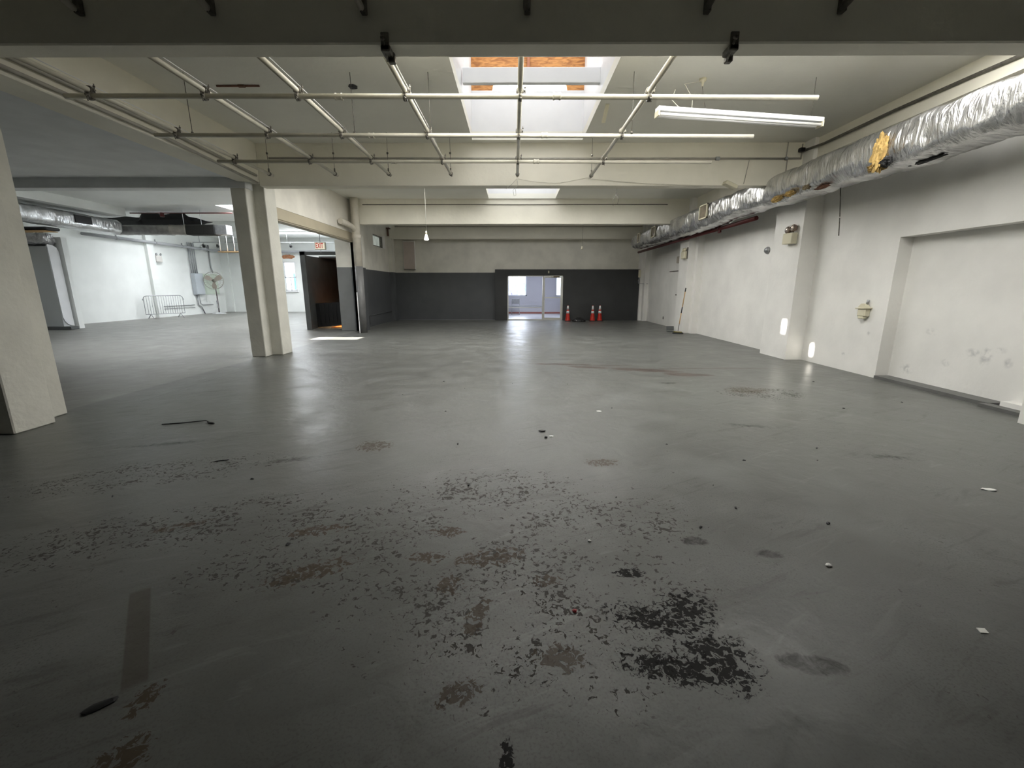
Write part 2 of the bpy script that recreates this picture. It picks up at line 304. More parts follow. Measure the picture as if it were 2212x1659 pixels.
# ------------------------------------------------------------------ mesh helpers
class MB:
    def __init__(s): s.v = []; s.f = []; s.sm = []
    def add(s, vs, fs, smooth=False):
        k = len(s.v); s.v += [tuple(v) for v in vs]; s.f += [tuple(i + k for i in f) for f in fs]; s.sm += [smooth] * len(fs); return s
    def box(s, x0, x1, y0, y1, z0, z1):
        vs = [(x, y, z) for z in (z0, z1) for y in (y0, y1) for x in (x0, x1)]
        return s.add(vs, [(0, 2, 3, 1), (4, 5, 7, 6), (0, 1, 5, 4), (2, 6, 7, 3), (0, 4, 6, 2), (1, 3, 7, 5)])
    def cbox(s, c, size, rot=None, bev=0.0):
        hx, hy, hz = [q / 2 for q in size]
        if bev:
            b_ = min(bev, hx * .9, hy * .9, hz * .9)
            vs = []; fs = []
            # chamfered box
            idx = {}
            for sx in (-1, 1):
                for sy in (-1, 1):
                    for sz in (-1, 1):
                        for a in range(3):
                            p = [sx * (hx - b_), sy * (hy - b_), sz * (hz - b_)]
                            p[a] = (sx * hx, sy * hy, sz * hz)[a]
                            idx[(sx, sy, sz, a)] = len(vs); vs.append(Vector(p))
            for a in range(3):
                o = [q for q in range(3) if q != a]
                for s1 in (-1, 1):
                    loop = []
                    for (p, q) in ((-1, -1), (1, -1), (1, 1), (-1, 1)):
                        k = [0, 0, 0]; k[a] = s1; k[o[0]] = p; k[o[1]] = q; loop.append(idx[(*k, a)])
                    fs.append(tuple(loop))
            for a in range(3):
                o = [q for q in range(3) if q != a]
                for p in (-1, 1):
                    for q in (-1, 1):
                        k0 = [0, 0, 0]; k1 = [0, 0, 0]; k0[a] = -1; k1[a] = 1
                        for k in (k0, k1): k[o[0]] = p; k[o[1]] = q
                        fs.append((idx[(*k0, o[0])], idx[(*k1, o[0])], idx[(*k1, o[1])], idx[(*k0, o[1])]))
            for sx in (-1, 1):
                for sy in (-1, 1):
                    for sz in (-1, 1): fs.append(tuple(idx[(sx, sy, sz, a)] for a in range(3)))
        else:
            vs = [Vector((x * hx, y * hy, z * hz)) for z in (-1, 1) for y in (-1, 1) for x in (-1, 1)]
            fs = [(0, 2, 3, 1), (4, 5, 7, 6), (0, 1, 5, 4), (2, 6, 7, 3), (0, 4, 6, 2), (1, 3, 7, 5)]
        R = rot or Matrix.Identity(3); c = Vector(c)
        return s.add([R @ v + c for v in vs], fs)
    def tube(s, pts, r, n=10, cap=True, smooth=True, closed=False):
        pts = [Vector(p) for p in pts]; m = len(pts)
        rs = r if isinstance(r, (list, tuple)) else [r] * m
        T = []
        for i in range(m):
            if closed: t = pts[(i + 1) % m] - pts[i - 1]
            else: t = pts[min(i + 1, m - 1)] - pts[max(i - 1, 0)]
            T.append(t.normalized() if t.length > 1e-9 else Vector((0, 0, 1)))
        up = Vector((0, 0, 1)) if abs(T[0].z) < 0.9 else Vector((1, 0, 0))
        u = T[0].cross(up).normalized(); vs = []
        for i in range(m):
            u = (u - T[i] * u.dot(T[i])); u = u.normalized() if u.length > 1e-6 else T[i].orthogonal().normalized()
            v = T[i].cross(u)
            for k in range(n):
                a = 2 * PI * k / n; vs.append(pts[i] + (u * math.cos(a) + v * math.sin(a)) * rs[i])
        fs = []
        for i in range(m if closed else m - 1):
            j = (i + 1) % m
            for k in range(n): fs.append((i * n + k, i * n + (k + 1) % n, j * n + (k + 1) % n, j * n + k))
        s.add(vs, fs, smooth)
        if cap and not closed:
            k = len(s.v) - len(vs)
            s.f.append(tuple(k + q for q in reversed(range(n)))); s.f.append(tuple(k + (m - 1) * n + q for q in range(n))); s.sm += [False, False]
        return s
    def lathe(s, prof, c=(0, 0, 0), axis=(0, 0, 1), n=24, smooth=True):
        ax = Vector(axis).normalized(); u = ax.orthogonal().normalized(); v = ax.cross(u); c = Vector(c); vs = []
        for (r, h) in prof:
            for k in range(n):
                a = 2 * PI * k / n; vs.append(c + ax * h + (u * math.cos(a) + v * math.sin(a)) * r)
        fs = [(i * n + k, i * n + (k + 1) % n, (i + 1) * n + (k + 1) % n, (i + 1) * n + k) for i in range(len(prof) - 1) for k in range(n)]
        s.add(vs, fs, smooth); k = len(s.v) - len(vs)
        if prof[0][0] > 1e-5: s.f.append(tuple(k + q for q in reversed(range(n)))); s.sm.append(False)
        if prof[-1][0] > 1e-5: s.f.append(tuple(k + (len(prof) - 1) * n + q for q in range(n))); s.sm.append(False)
        return s
    def prism(s, poly, origin, ux, uy, depth):
        """extrude a 2D outline (list of (a,b)) lying in plane ux/uy by vector depth"""
        o = Vector(origin); ux = Vector(ux); uy = Vector(uy); d = Vector(depth); n = len(poly)
        vs = [o + ux * a + uy * b for a, b in poly]; vs += [v + d for v in vs]
        fs = [tuple(range(n)), tuple(reversed(range(n, 2 * n)))] + [(i, i + n, (i + 1) % n + n, (i + 1) % n) for i in range(n)]
        return s.add(vs, fs)
    def slab(s, x0, x1, y0, y1, z0, z1, holes=()):
        """horizontal slab with rectangular holes, one closed mesh made of cells"""
        xs = sorted({x0, x1, *[q for h in holes for q in h[:2]]}); ys = sorted({y0, y1, *[q for h in holes for q in h[2:]]})
        for i in range(len(xs) - 1):
            for j in range(len(ys) - 1):
                cx, cy = (xs[i] + xs[i + 1]) / 2, (ys[j] + ys[j + 1]) / 2
                if any(h[0] < cx < h[1] and h[2] < cy < h[3] for h in holes): continue
                s.box(xs[i], xs[i + 1], ys[j], ys[j + 1], z0, z1)
        return s
    def vwall(s, axis, p0, p1, a0, a1, z0, z1, holes=()):
        """vertical wall between p0..p1 on its thin axis, with holes (a0,a1,z0,z1)"""
        A = sorted({a0, a1, *[q for h in holes for q in h[:2]]}); Z = sorted({z0, z1, *[q for h in holes for q in h[2:]]})
        for i in range(len(A) - 1):
            for j in range(len(Z) - 1):
                ca, cz = (A[i] + A[i + 1]) / 2, (Z[j] + Z[j + 1]) / 2
                if any(h[0] < ca < h[1] and h[2] < cz < h[3] for h in holes): continue
                if axis == 'x': s.box(p0, p1, A[i], A[i + 1], Z[j], Z[j + 1])
                else: s.box(A[i], A[i + 1], p0, p1, Z[j], Z[j + 1])
        return s
    def build(s, name, m, parent=None, merge=False):
        off = Vector((0, 0, 0))
        if parent is not None:
            q = parent
            while q is not None: off += q.location; q = q.parent
        me = bpy.data.meshes.new(name); me.from_pydata([tuple(Vector(v) - off) for v in s.v], [], s.f); me.update()
        if merge:
            import bmesh
            bm = bmesh.new(); bm.from_mesh(me); bmesh.ops.remove_doubles(bm, verts=bm.verts, dist=0.0005); bmesh.ops.recalc_face_normals(bm, faces=bm.faces); bm.to_mesh(me); bm.free()
        else:
            import bmesh
            me.polygons.foreach_set('use_smooth', s.sm)
            bm = bmesh.new(); bm.from_mesh(me); bmesh.ops.recalc_face_normals(bm, faces=bm.faces); bm.to_mesh(me); bm.free()
        me.materials.append(m); o = bpy.data.objects.new(name, me); COL.objects.link(o)
        if parent is not None: o.parent = parent
        return o

def empty(name, loc, label, cat, group=None):
    o = bpy.data.objects.new(name, None); COL.objects.link(o); o.location = loc; o.empty_display_size = 0.1
    return tag(o, label, cat, group)
def tag(o, label, cat, group=None):
    o['label'] = label; o['category'] = cat
    if group: o['group'] = group
    return o
def struct(mb, name, m, label=None, parent=None):
    o = mb.build(name, m, parent)
    if parent is None: o['kind'] = 'structure'
    if label: o['label'] = label; 
    return o
def dup(root, loc, label=None, group=None):
    r = root.copy(); COL.objects.link(r); r.location = loc
    if label: r['label'] = label
    if group: r['group'] = group
    for ch in list(root.children):
        c = ch.copy(); COL.objects.link(c); c.parent = r
        for g in list(ch.children):
            d = g.copy(); COL.objects.link(d); d.parent = c
    return r

# ================================================================== SETTING
CZ = 4.33
struct(MB().box(-18.9, 6.9, -8, 20.8, -0.2, 0).box(-18.9, -5.6, 20.8, 28.4, -0.2, 0), 'floor', M_floor, 'worn glossy grey painted concrete floor of the hall')
struct(MB().box(-5.5, 6.9, 20.8, 27.0, -0.2, 0.004), 'floor_back_room', mat('back_room_floor', (0.45, 0.45, 0.48), 0.3, var=0.15, vscale=2), 'pale floor of the room behind the glass door')
SK1 = (-0.82, 1.34, 6.17, 9.27); SK2 = (-0.82, 1.34, 13.5, 14.93); SK3 = (-3.5, 4.3, 16.25, 19.25); SK4 = (-1.5, 5.3, 4.67, 5.87); SK5 = (-4.0, 3.8, 10.5, 13.0)  # the last three openings are added, unseen behind beams, to brighten the hall
struct(MB().slab(-5.45, 6.6, -8, 21.2, CZ, CZ + 0.15, [SK1, SK2, SK3, SK4, SK5]), 'ceiling', M_ceil, 'white plaster ceiling of the main hall')
SUN_HOLE = (-12.0, -10.45, 12.15, 12.85)  # unseen ceiling hole added so the sun reaches the floor
SK6 = (-13.0, -6.6, 9.95, 10.95)  # added opening, unseen behind the grey beam, to light the left bay
LSK = [(-11.1, -8.3, 17.0, 20.0), (-13.7, -10.7, 23.0, 25.8), (-17.1, -14.7, 20.4, 22.8)]
struct(MB().slab(-18.9, -5.45, 9.6, 28.4, 4.5, 4.62, LSK + [SUN_HOLE, SK6]), 'ceiling_left_room', M_lroom, 'bright white ceiling of the left room')
struct(MB().box(-18.9, -5.62, -8, 9.5, 3.70, 3.95), 'ceiling_left_bay', M_greyceil, 'grey painted low ceiling of the left bay')
struct(MB().box(-18.4, -15.0, 9.75, 17.6, 4.2, 4.5), 'ceiling_soffit', M_lroom, 'dropped white soffit above the foil duct in the left room')
# skylight wells, real and added
def well(h, top, name, label, gaps=(), base=CZ + .15):
    b = MB(); t = 0.06
    b.vwall('x', h[0] - t, h[0], h[2] - t, h[3] + t, base, top, gaps)
    b.box(h[1], h[1] + t, h[2] - t, h[3] + t, base, top); b.box(h[0], h[1], h[2] - t, h[2], base, top)
    return b
def back(p, x, d=SUN_DIR):
    t = (p[0] - x) / d.x; return p[1] - d.y * t, p[2] - d.z * t
h1 = back((5.8, 9.34, .68), -0.85); h2 = back((6.15, 8.87, .26), -0.85)
w1 = well(SK1, 6.15, '', '', [(h1[0] - .09, h1[0] + .06, h1[1] - .14, min(6.1, h1[1] + .16)), (h2[0] - .06, h2[0] + .045, h2[1] - .14, h2[1] + .12)])  # slots added in the shaft side so sun patches land on the right wall
w1.box(-0.88, 1.40, 9.27, 9.33, CZ + .15, 5.19)
w1.box(-0.88, 1.40, 6.1, 9.33, 6.15, 6.21)
sw = struct(w1, 'ceiling_skylight_or_added_well', M_white, 'white skylight shaft over the pipe grid')
struct(well(SK2, 5.45, '', '').box(-0.88, 1.40, 14.93, 14.99, CZ + .15, 5.45).box(-0.88, 1.40, 13.44, 14.99, 5.45, 5.5), 'ceiling_skylight_or_added_well', M_white, 'white skylight shaft between the second and third beams')
for h in (SK3, SK4, SK5):  # wells of the added hall skylights, never in view
    struct(MB().vwall('x', h[0] - .06, h[0], h[2] - .06, h[3] + .06, CZ + .15, 4.7).box(h[1], h[1] + .06, h[2] - .06, h[3] + .06, CZ + .15, 4.7).box(h[0], h[1], h[2] - .06, h[2], CZ + .15, 4.7).box(h[0], h[1], h[3], h[3] + .06, CZ + .15, 4.7).box(h[0] - .06, h[1] + .06, h[2] - .06, h[3] + .06, 4.7, 4.75), 'ceiling_skylight_or_added_well', M_white, 'wide shallow added skylight, unseen behind a beam')
struct(MB().box(-13.06, -6.54, 9.89, 9.95, 4.62, 4.9).box(-13.06, -6.54, 10.95, 11.01, 4.62, 4.9).box(-13.06, -13.0, 9.95, 10.95, 4.62, 4.9).box(-6.6, -6.54, 9.95, 10.95, 4.62, 4.9).box(-13.06, -6.54, 9.89, 11.01, 4.9, 4.95), 'ceiling_skylight_or_added_well', M_white, 'shallow added skylight, unseen behind the grey beam')
for h in LSK:
    struct(well(h, 5.4, '', '', (), 4.62).box(h[0], h[1], h[3], h[3] + .06, 4.62, 5.4).box(h[0] - .06, h[1] + .06, h[2] - .06, h[3] + .06, 5.4, 5.45), 'ceiling_skylight_or_added_well', M_white, 'white skylight shaft in the left room')
# gable of the main skylight: plywood with an arched light, and its joist
gb = MB(); N_ = 14; arch = []
xa, xb, z0, z1 = -0.42, 1.02, 5.19, 5.42
for i in range(N_ + 1):
    a = PI - PI * i / N_; arch.append((0.3 + 0.72 * math.cos(a), z0 + (z1 - z0) * math.sin(a) ** .6))
poly = [(-0.82, z0)] + arch + [(1.34, z0), (1.34, 6.14), (-0.82, 6.14)]
gb.prism(poly, (0, 9.29, 0), (1, 0, 0), (0, 0, 1), (0, 0.03, 0))
struct(gb, 'skylight_gable_panel', M_ply, 'orange plywood gable at the top of the skylight shaft')['kind'] = 'structure'
struct(MB().box(-0.5, 1.1, 9.36, 9.37, 5.19, 5.6), 'window_6', M_sky, 'arched bright opening under the plywood gable')
lj = MB().cbox((0.27, 7.62, 4.73), (2.15, 0.09, 0.215), None, .006)
tag(lj.build('skylight_joist', M_white), 'white timber joist spanning the open skylight shaft', 'joist')
tag(MB().tube([(-.8, 9.2, 5.95), (-.45, 9.2, 6.1)], .04, 8).build('timber_brace', M_rust), 'dark timber brace at the left corner of the plywood gable', 'brace')
tag(MB().cbox((0.27, 9.25, 5.75), (.05, .05, .72)).build('timber_stud', mat('reddish_timber', (.38, .15, .08), .6)), 'reddish vertical timber stud in front of the plywood gable', 'stud')

# beams (main hall): slightly irregular concrete
def beam(name, x0, x1, y0, y1, z0, z1, m, label):
    return struct(MB().cbox(((x0 + x1) / 2, (y0 + y1) / 2, (z0 + z1) / 2), (x1 - x0, y1 - y0, z1 - z0), None, .012), name, m, label)
beam('ceiling_beam', -5.62, 6.6, 4.22, 4.44, 3.535, 4.36, M_beam, 'nearest beam crossing the whole hall')
beam('ceiling_beam', -5.2, 6.2, 9.45, 9.70, 3.53, 4.36, M_beam, 'second beam, with pipe ends hung before it')
beam('ceiling_beam', -5.3, 6.2, 14.98, 15.22, 3.55, 4.36, M_beam, 'third beam')
beam('ceiling_beam', -5.66, 6.2, 20.55, 20.95, 3.67, 4.36, M_beam, 'last beam against the far wall')
beam('ceiling_beam', -5.66, -5.2, -8, 9.5, 3.62, 4.36, M_beam, 'long beam over the left columns')
beam('ceiling_beam', -18.6, -5.5, 9.45, 9.72, 3.50, 4.55, M_greyceil, 'grey beam crossing the left bay')
beam('ceiling_beam', -18.6, -5.7, 21.0, 21.25, 4.05, 4.55, M_lroom, 'white beam across the left room')
# thin ledge strip under second beam
# columns on the left line
c1 = MB(); c1.cbox((-5.55, 4.47, 1.82), (.66, .42, 3.64), None, .012); c1.cbox((-5.62, 4.84, 1.82), (.34, .40, 3.64), None, .012)
struct(c1, 'column', M_col, 'stepped plaster column nearest the camera')
c2 = MB(); c2.cbox((-5.675, 9.62, 1.82), (.31, .30, 3.64), None, .012); c2.cbox((-5.50, 9.98, 1.82), (.42, .44, 3.64), None, .012); c2.cbox((-5.40, 9.62, 4.0), (.42, .32, .72), None, .012)
struct(c2, 'column', M_col, 'stepped plaster column under the second beam')
# wall over the roller opening, its hood
struct(MB().vwall('x', -5.62, -5.42, 9.9, 16.0, 0.0, 4.36, [(10.15, 15.45, -1, 3.30)]), 'wall_left', M_two_pier, 'wall above the roller door opening and its pier')
struct(MB().cbox((-5.50, 12.75, 3.17), (.16, 5.1, .26), None, .01).box(-5.66, -5.44, 10.2, 15.4, 3.02, 3.05), 'door_2', M_tan, 'tan hood of the raised roller door')
struct(MB().cbox((-5.86, 15.72, 1.56), (.62, .50, 3.12), None, .01), 'wall_pier', M_two_pier, 'two tone pier beside the dark stairway')
# left far wall with vent hole
struct(MB().vwall('x', -5.86, -5.66, 16.0, 21.0, 0, 4.36, [(18.1, 19.35, 3.17, 3.62)]), 'wall_left_far', M_two, 'left wall, white over charcoal')
struct(MB().box(-5.66, -5.5, 20.2, 20.6, 0, 3.67), 'column', M_two, 'two tone corner pilaster at the far left')
struct(MB().box(-5.66, -5.30, 15.45, 15.9, 0, 4.3), 'column', M_two, 'pilaster beside the round pipe')
# far wall with glass door opening
struct(MB().vwall('y', 20.9, 21.1, -5.8, 6.6, 0, 4.36, [(-0.31, 2.30, -1, 2.07)]), 'wall_far', M_two, 'far wall, white over charcoal')
struct(MB().vwall('y', 20.62, 20.9, -0.88, 5.84, 0, 2.34, [(-0.31, 2.30, -1, 2.07)]), 'wall_far_panel', M_dark, 'near black lower panel around the glass door')
# right wall with shallow recess
struct(MB().vwall('x', 6.15, 6.6, -8, 21.1, 0, 4.36, [(4.75, 7.22, 0.0, 2.29)]), 'wall_right', M_scuff, 'long white right wall')
struct(MB().box(6.37, 6.6, 4.75, 7.22, 0, 2.29).box(6.22, 6.37, 4.75, 5.35, 0.0, .09), 'wall_recess', M_scuff, 'blocked up doorway in the right wall')
struct(MB().box(6.12, 6.37, 5.4, 7.2, 0.0, .05).box(6.02, 6.15, 4.9, 5.42, 0, .045), 'trim_1', mat('curb_grey', (.13, .13, .125), .5, var=.2), 'low grey curb along the recess')
def pil(y0, y1, x, zt=4.33, cham=.0):
    return MB().prism([(y0, 0), (y0, .36), (y1, .36), (y1, .05), (y1 - .05, 0)], (x, 0, 0), (0, 1, 0), (1, 0, 0), (0, 0, zt))
struct(pil(9.14, 10.15, 5.80), 'column', M_wall, 'white pilaster with the near emergency light')
struct(pil(14.75, 15.55, 5.72).box(5.95, 6.2, 14.55, 14.8, 0, 4.33), 'column', M_wall, 'white pilaster behind the squeegee')
struct(MB().box(5.84, 6.2, 20.5, 20.95, 0, 4.3).box(5.96, 6.2, 20.2, 20.5, 0, 4.3), 'column', M_wall, 'white corner pilaster at the far right')
struct(MB().box(5.74, 6.2, 4.0, 4.72, 0, 4.33), 'column', M_wall, 'white pilaster under the nearest beam')
struct(MB().cbox((6.03, 9.65, 4.15), (.3, 11, .36)), 'ceiling_beam', M_beam, 'shallow beam along the top of the right wall')
# unseen end of the hall behind the camera
struct(MB().box(-18.9, 6.9, -8.2, -8, 0, 4.5), 'wall_near', M_wall, 'end wall behind the camera')
# left room walls
struct(MB().box(-18.7, -18.4, -8, 28.3, 0, 4.6).box(-18.45, -18.25, 22.3, 22.7, 0, 4.6), 'wall_left_room_side', M_lroom, 'long bright wall of the left room')
struct(MB().vwall('y', 28.0, 28.3, -18.7, -5.6, 0, 4.6, [(-14.5, -13.78, 1.33, 3.10), (-10.9, -8.3, 1.2, 2.7)]).box(-18.4, -17.9, 27.9, 28.0, 0, 4.5), 'wall_left_room_end', M_lroom, 'end wall of the left room with a window')
struct(MB().box(-5.86, -5.66, 21.0, 28.3, 0, 4.6), 'wall_left_room_inner', M_lroom, 'inner wall of the left room')
struct(MB().box(-18.4, -16.48, 16.35, 16.55, 0, 3.30), 'wall_partition', M_lroom, 'short partition behind the grey cabinet')
# windows in the left room
fr = MB(); 
for (a, b_, c, d) in ((-14.5, -13.78, 1.33, 1.39), (-14.5, -13.78, 2.12, 2.18), (-14.5, -13.78, 3.05, 3.10)): fr.box(a, b_, 28.02, 28.10, c, d)
for x in (-14.5, -14.17, -13.83): fr.box(x, x + .05, 28.02, 28.10, 1.33, 2.16)
for x in (-14.5, -13.83): fr.box(x, x + .05, 28.02, 28.10, 2.1, 3.1)
wn = struct(fr, 'window_1', M_white, 'bright window with blue shutters outside, left room')
MB().box(-14.45, -13.83, 28.055, 28.062, 1.38, 3.06).build('pane', M_glass, wn)
MB().box(-14.6, -13.7, 27.9, 28.04, 1.25, 1.33).build('window_sill', M_white, wn)
fr = MB()
for x in (-10.9, -9.62, -8.35): fr.box(x, x + .05, 28.1, 28.16, 1.2, 2.7)
for z in (1.2, 2.65): fr.box(-10.9, -8.3, 28.1, 28.16, z, z + .05)
struct(fr, 'window_2_added', M_white, 'wide added window lighting the left room, mostly hidden by the stair enclosure')  # window added to bring in light, mostly out of sight
tag(MB().box(-14.7, -14.28, 30.0, 30.05, .6, 2.45).box(-14.95, -14.85, 30.0, 30.05, .6, 2.45).build('blue_shutter', M_blue), 'blue shutter of the house outside the left room window', 'shutter')
tag(MB().box(-17, -11, 30.06, 30.3, 0, 2.6).build('outside_wall', mat('sunny_render', (.9, .9, .86), .8)), 'sunlit pale wall outside the left room window', 'wall')

# back room beyond the glass door
M_lav = mat('lavender_grey_paint', (0.56, 0.56, 0.60), 0.6, var=.06, vscale=1.5)
WB = 26.0
struct(MB().vwall('y', WB, WB + .2, -5.4, 6.6, 0, 3.0, [(-0.62, 0.76, 1.03, 2.3), (2.46, 3.5, 1.03, 2.3)]), 'wall_back_room', M_lav, 'lavender grey rear wall of the back room')
struct(MB().box(-5.6, -5.4, 21.1, WB + .2, 0, 3.0).box(6.4, 6.6, 21.1, WB + .2, 0, 3.0), 'wall_back_room_sides', M_lav, 'side walls of the back room')
struct(MB().box(-5.6, 6.6, 21.1, WB + .2, 3.0, 3.1), 'ceiling_back_room', M_lav, 'ceiling of the back room')
struct(MB().box(-5.4, 6.4, WB - .03, WB, 0.004, .10), 'baseboard_back_room', mat('dull_red_trim', (.32, .10, .08), .6), 'dull red baseboard of the back room')
for nm, a, b_, lb in (('window_3', -0.62, 0.76, 'left window of the back room'), ('window_4', 2.46, 3.5, 'right window of the back room')):
    f = MB()
    for x in (a, b_ - .06): f.box(x, x + .06, WB + .02, WB + .08, 1.03, 2.3)
    for z in (1.03, 2.24): f.box(a, b_, WB + .02, WB + .08, z, z + .06)
    o = struct(f, nm, M_white, lb); MB().box(a + .05, b_ - .05, WB + .045, WB + .052, 1.08, 2.25).build('pane', M_glass, o)
tag(MB().tube([(.4, 29, -0.2), (.48, 29, 1.6), (.3, 29, 3.2)], [.22, .18, .12], 10).tube([(.46, 29, 1.3), (-.3, 29.1, 2.6), (-.5, 29, 3.2)], [.12, .08, .05], 8).build('tree_trunk', mat('pale_bark', (.8, .74, .55), .9, var=.4, vscale=8)), 'pale sunlit tree trunk outside the back room window', 'tree')
def lumpy(name, c, r, m, lab, cat, seed=0, sub=3, amp=.25):
    import bmesh
    bm = bmesh.new(); bmesh.ops.create_icosphere(bm, subdivisions=sub, radius=1)
    for v in bm.verts:
        k = 1 + amp * noise.noise(v.co * 2.2 + Vector((seed, 0, 0))); v.co = Vector((v.co.x * r[0], v.co.y * r[1], v.co.z * r[2])) * k
    me = bpy.data.meshes.new(name); bm.to_mesh(me); bm.free(); me.materials.append(m)
    o = bpy.data.objects.new(name, me); COL.objects.link(o); o.location = c
    return tag(o, lab, cat)
lumpy('leafy_bush', (-.6, 30.5, 1.4), (1.2, 1, 1.5), mat('purple_grey_leaves', (.36, .30, .48), .9, var=.8, vscale=9, var_col=(.8, .8, .9)), 'purplish leafy bush outside the left window of the back room', 'bush', 3, 4, .5)
tag(MB().box(.78, 1.3, 29.5, 29.8, -.2, 3).build('blue_hoarding', M_blue), 'blue hoarding outside the left window of the back room', 'hoarding')

# ================================================================== GLASS DOOR
gd = MB(); Y0, Y1 = 20.66, 20.72
for (a, b_) in ((-.31, -.255), (1.33, 1.385), (2.245, 2.30)): gd.box(a, b_, Y0, Y1, 0, 2.07)
gd.box(-.31, 2.30, Y0, Y1, 2.02, 2.07); gd.box(-.255, 1.33, Y0, Y1, 0.0, .05); gd.box(-.255, 1.33, Y0 + .01, Y1 - .01, .57, .61)
dr = struct(gd, 'door_1', M_alu, 'aluminium framed glass door and side pane in the far wall')
MB().box(-.255, 1.33, 20.688, 20.694, .05, 2.02).build('side_pane', M_glass, dr)
lf = MB(); Yl = 20.63
for (a, b_) in ((1.39, 1.445), (2.185, 2.24)): lf.box(a, b_, Yl, Yl + .045, .01, 2.015)
for (a, b_) in ((.01, .12), (1.03, 1.075), (1.96, 2.015)): lf.box(1.445, 2.185, Yl, Yl + .045, a, b_)
lfo = lf.build('door_leaf', M_alu, dr)
MB().box(1.445, 2.185, Yl + .02, Yl + .026, .12, 1.96).build('pane', M_glass, lfo)
MB().tube([(1.415, Yl - .0, .95), (1.415, Yl - .05, .97), (1.415, Yl - .05, 1.17), (1.415, Yl, 1.19)], .010, 8).build('door_handle', M_alu, lfo)
MB().cbox((1.98, Yl - .03, 2.0), (.28, .07, .06), None, .01).tube([(1.95, Yl - .06, 1.98), (1.86, Yl - .16, 1.99), (1.72, Yl - .02, 2.0)], .009, 6).build('door_closer', mat('bronze', (.13, .10, .06), .4, metal=.4), dr)
tag(MB().cbox((1.61, 20.60, 2.22), (.06, .04, .11), None, .008).build('door_chime_sensor', M_wplastic), 'small white sensor above the glass door', 'sensor')

# folded chair and rail in the back room
ch = empty('metal_chair', (.1, 25.2, 0), 'grey metal chair standing by the rear wall behind the glass', 'chair')
cx0 = .1
for (dx, dy) in ((-.22, -.2), (.22, -.2), (-.22, .2), (.22, .2)):
    MB().tube([(cx0 + dx, 25.2 + dy, .004), (cx0 + dx, 25.2 + dy, .45 if dy < 0 else .9)], .014, 6).build('leg', M_galv, ch)
MB().cbox((cx0, 25.2, .46), (.46, .44, .03), None, .01).build('seat', M_galv, ch)
MB().cbox((cx0, 25.4, .74), (.44, .03, .28), None, .01).build('backrest', M_galv, ch)
rl = empty('guard_rail', (.5, 22.3, 0), 'white guard rail behind the side pane of the glass door', 'rail')
MB().box(-1.4, 1.5, 22.28, 22.34, .57, .62).build('top_rail', M_white, rl)
for x in (-1.3, 1.45): MB().box(x, x + .05, 22.28, 22.33, .004, .57).build('post', M_white, rl)

# ================================================================== PIPE GRID
LX = [-4.65, -3.40, -2.38, -1.20, 0.065, 1.49]
LYE = [8.95, 8.95, 8.95, 8.95, 9.0, 9.1]
CY = [5.28, 6.52, 7.78]; ZL = 3.615; ZC = 3.555; R = .027
where = ['beside the long left beam', 'second from the long left beam', 'third from the long left beam', 'left of the skylight', 'under the middle of the skylight', 'just right of the skylight']
def clamp(x, y, parent):
    m = MB()
    m.lathe([(R + .012, -.02), (R + .016, -.014), (R + .016, .014), (R + .012, .02)], (x, y + .0, ZL), (0, 1, 0), 12)
    m.lathe([(R + .012, -.02), (R + .016, -.014), (R + .016, .014), (R + .012, .02)], (x, y, ZC), (1, 0, 0), 12)
    m.cbox((x + .045, y, ZL), (.03, .028, .012)); m.cbox((x, y - .045, ZC), (.028, .03, .012))
    m.tube([(x + .055, y, ZL - .03), (x + .055, y, ZL + .06)], .006, 6); m.tube([(x - .01, y - .05, ZC + .025), (x + .012, y - .055, ZC - .065)], .006, 6)
    m.lathe([(.012, -.006), (.012, .006)], (x + .055, y, ZL + .035), (0, 0, 1), 6); m.lathe([(.012, -.006), (.012, .006)], (x + .01, y - .053, ZC - .03), (0, .1, 1), 6)
    return m.build('pipe_clamp', M_clampw, parent)
for i, (x, ye) in enumerate(zip(LX, LYE)):
    t = empty('long_pipe', (x, 4.46, ZL), 'cream pipe running into the hall, ' + where[i], 'pipe', 'pipes running into the hall')
    MB().tube([(x, 4.46, ZL), (x, ye, ZL)], R, 14).build('pipe_run', M_pipe, t)
    h = MB(); yy = ye - .12
    h.lathe([(R + .010, -.018), (R + .012, 0), (R + .010, .018)], (x, yy, ZL), (0, 1, 0), 12); h.cbox((x, yy, ZL + .05), (.02, .03, .05))
    h.tube([(x, yy, ZL + .06), (x, yy, ZL + .36)], .0045, 6); h.lathe([(.018, 0), (.018, .03)], (x, yy, ZL + .34), (0, 0, 1), 8); h.lathe([(.014, 0), (.014, .02)], (x, yy, ZL + .075), (0, 0, 1), 8)
    h.tube([(x, yy, ZL + .36), (x, yy, CZ)], .0035, 6)
    h.build('hanger_rod', M_iron, t)
    if i in (0, 1, 2, 3):
        MB().tube([(x + .03, 4.5, ZL + .045), (x + .03, 6.4, ZL + .042), (x + .01, 7.6, ZL + .03)], .0045, 5).build('cable', M_white, t)
ends = [(-4.93, 3.36), (-4.95, 3.32), (-4.93, 3.30)]
names = ['closest to the nearest beam', 'the middle one of three', 'closest to the second beam']
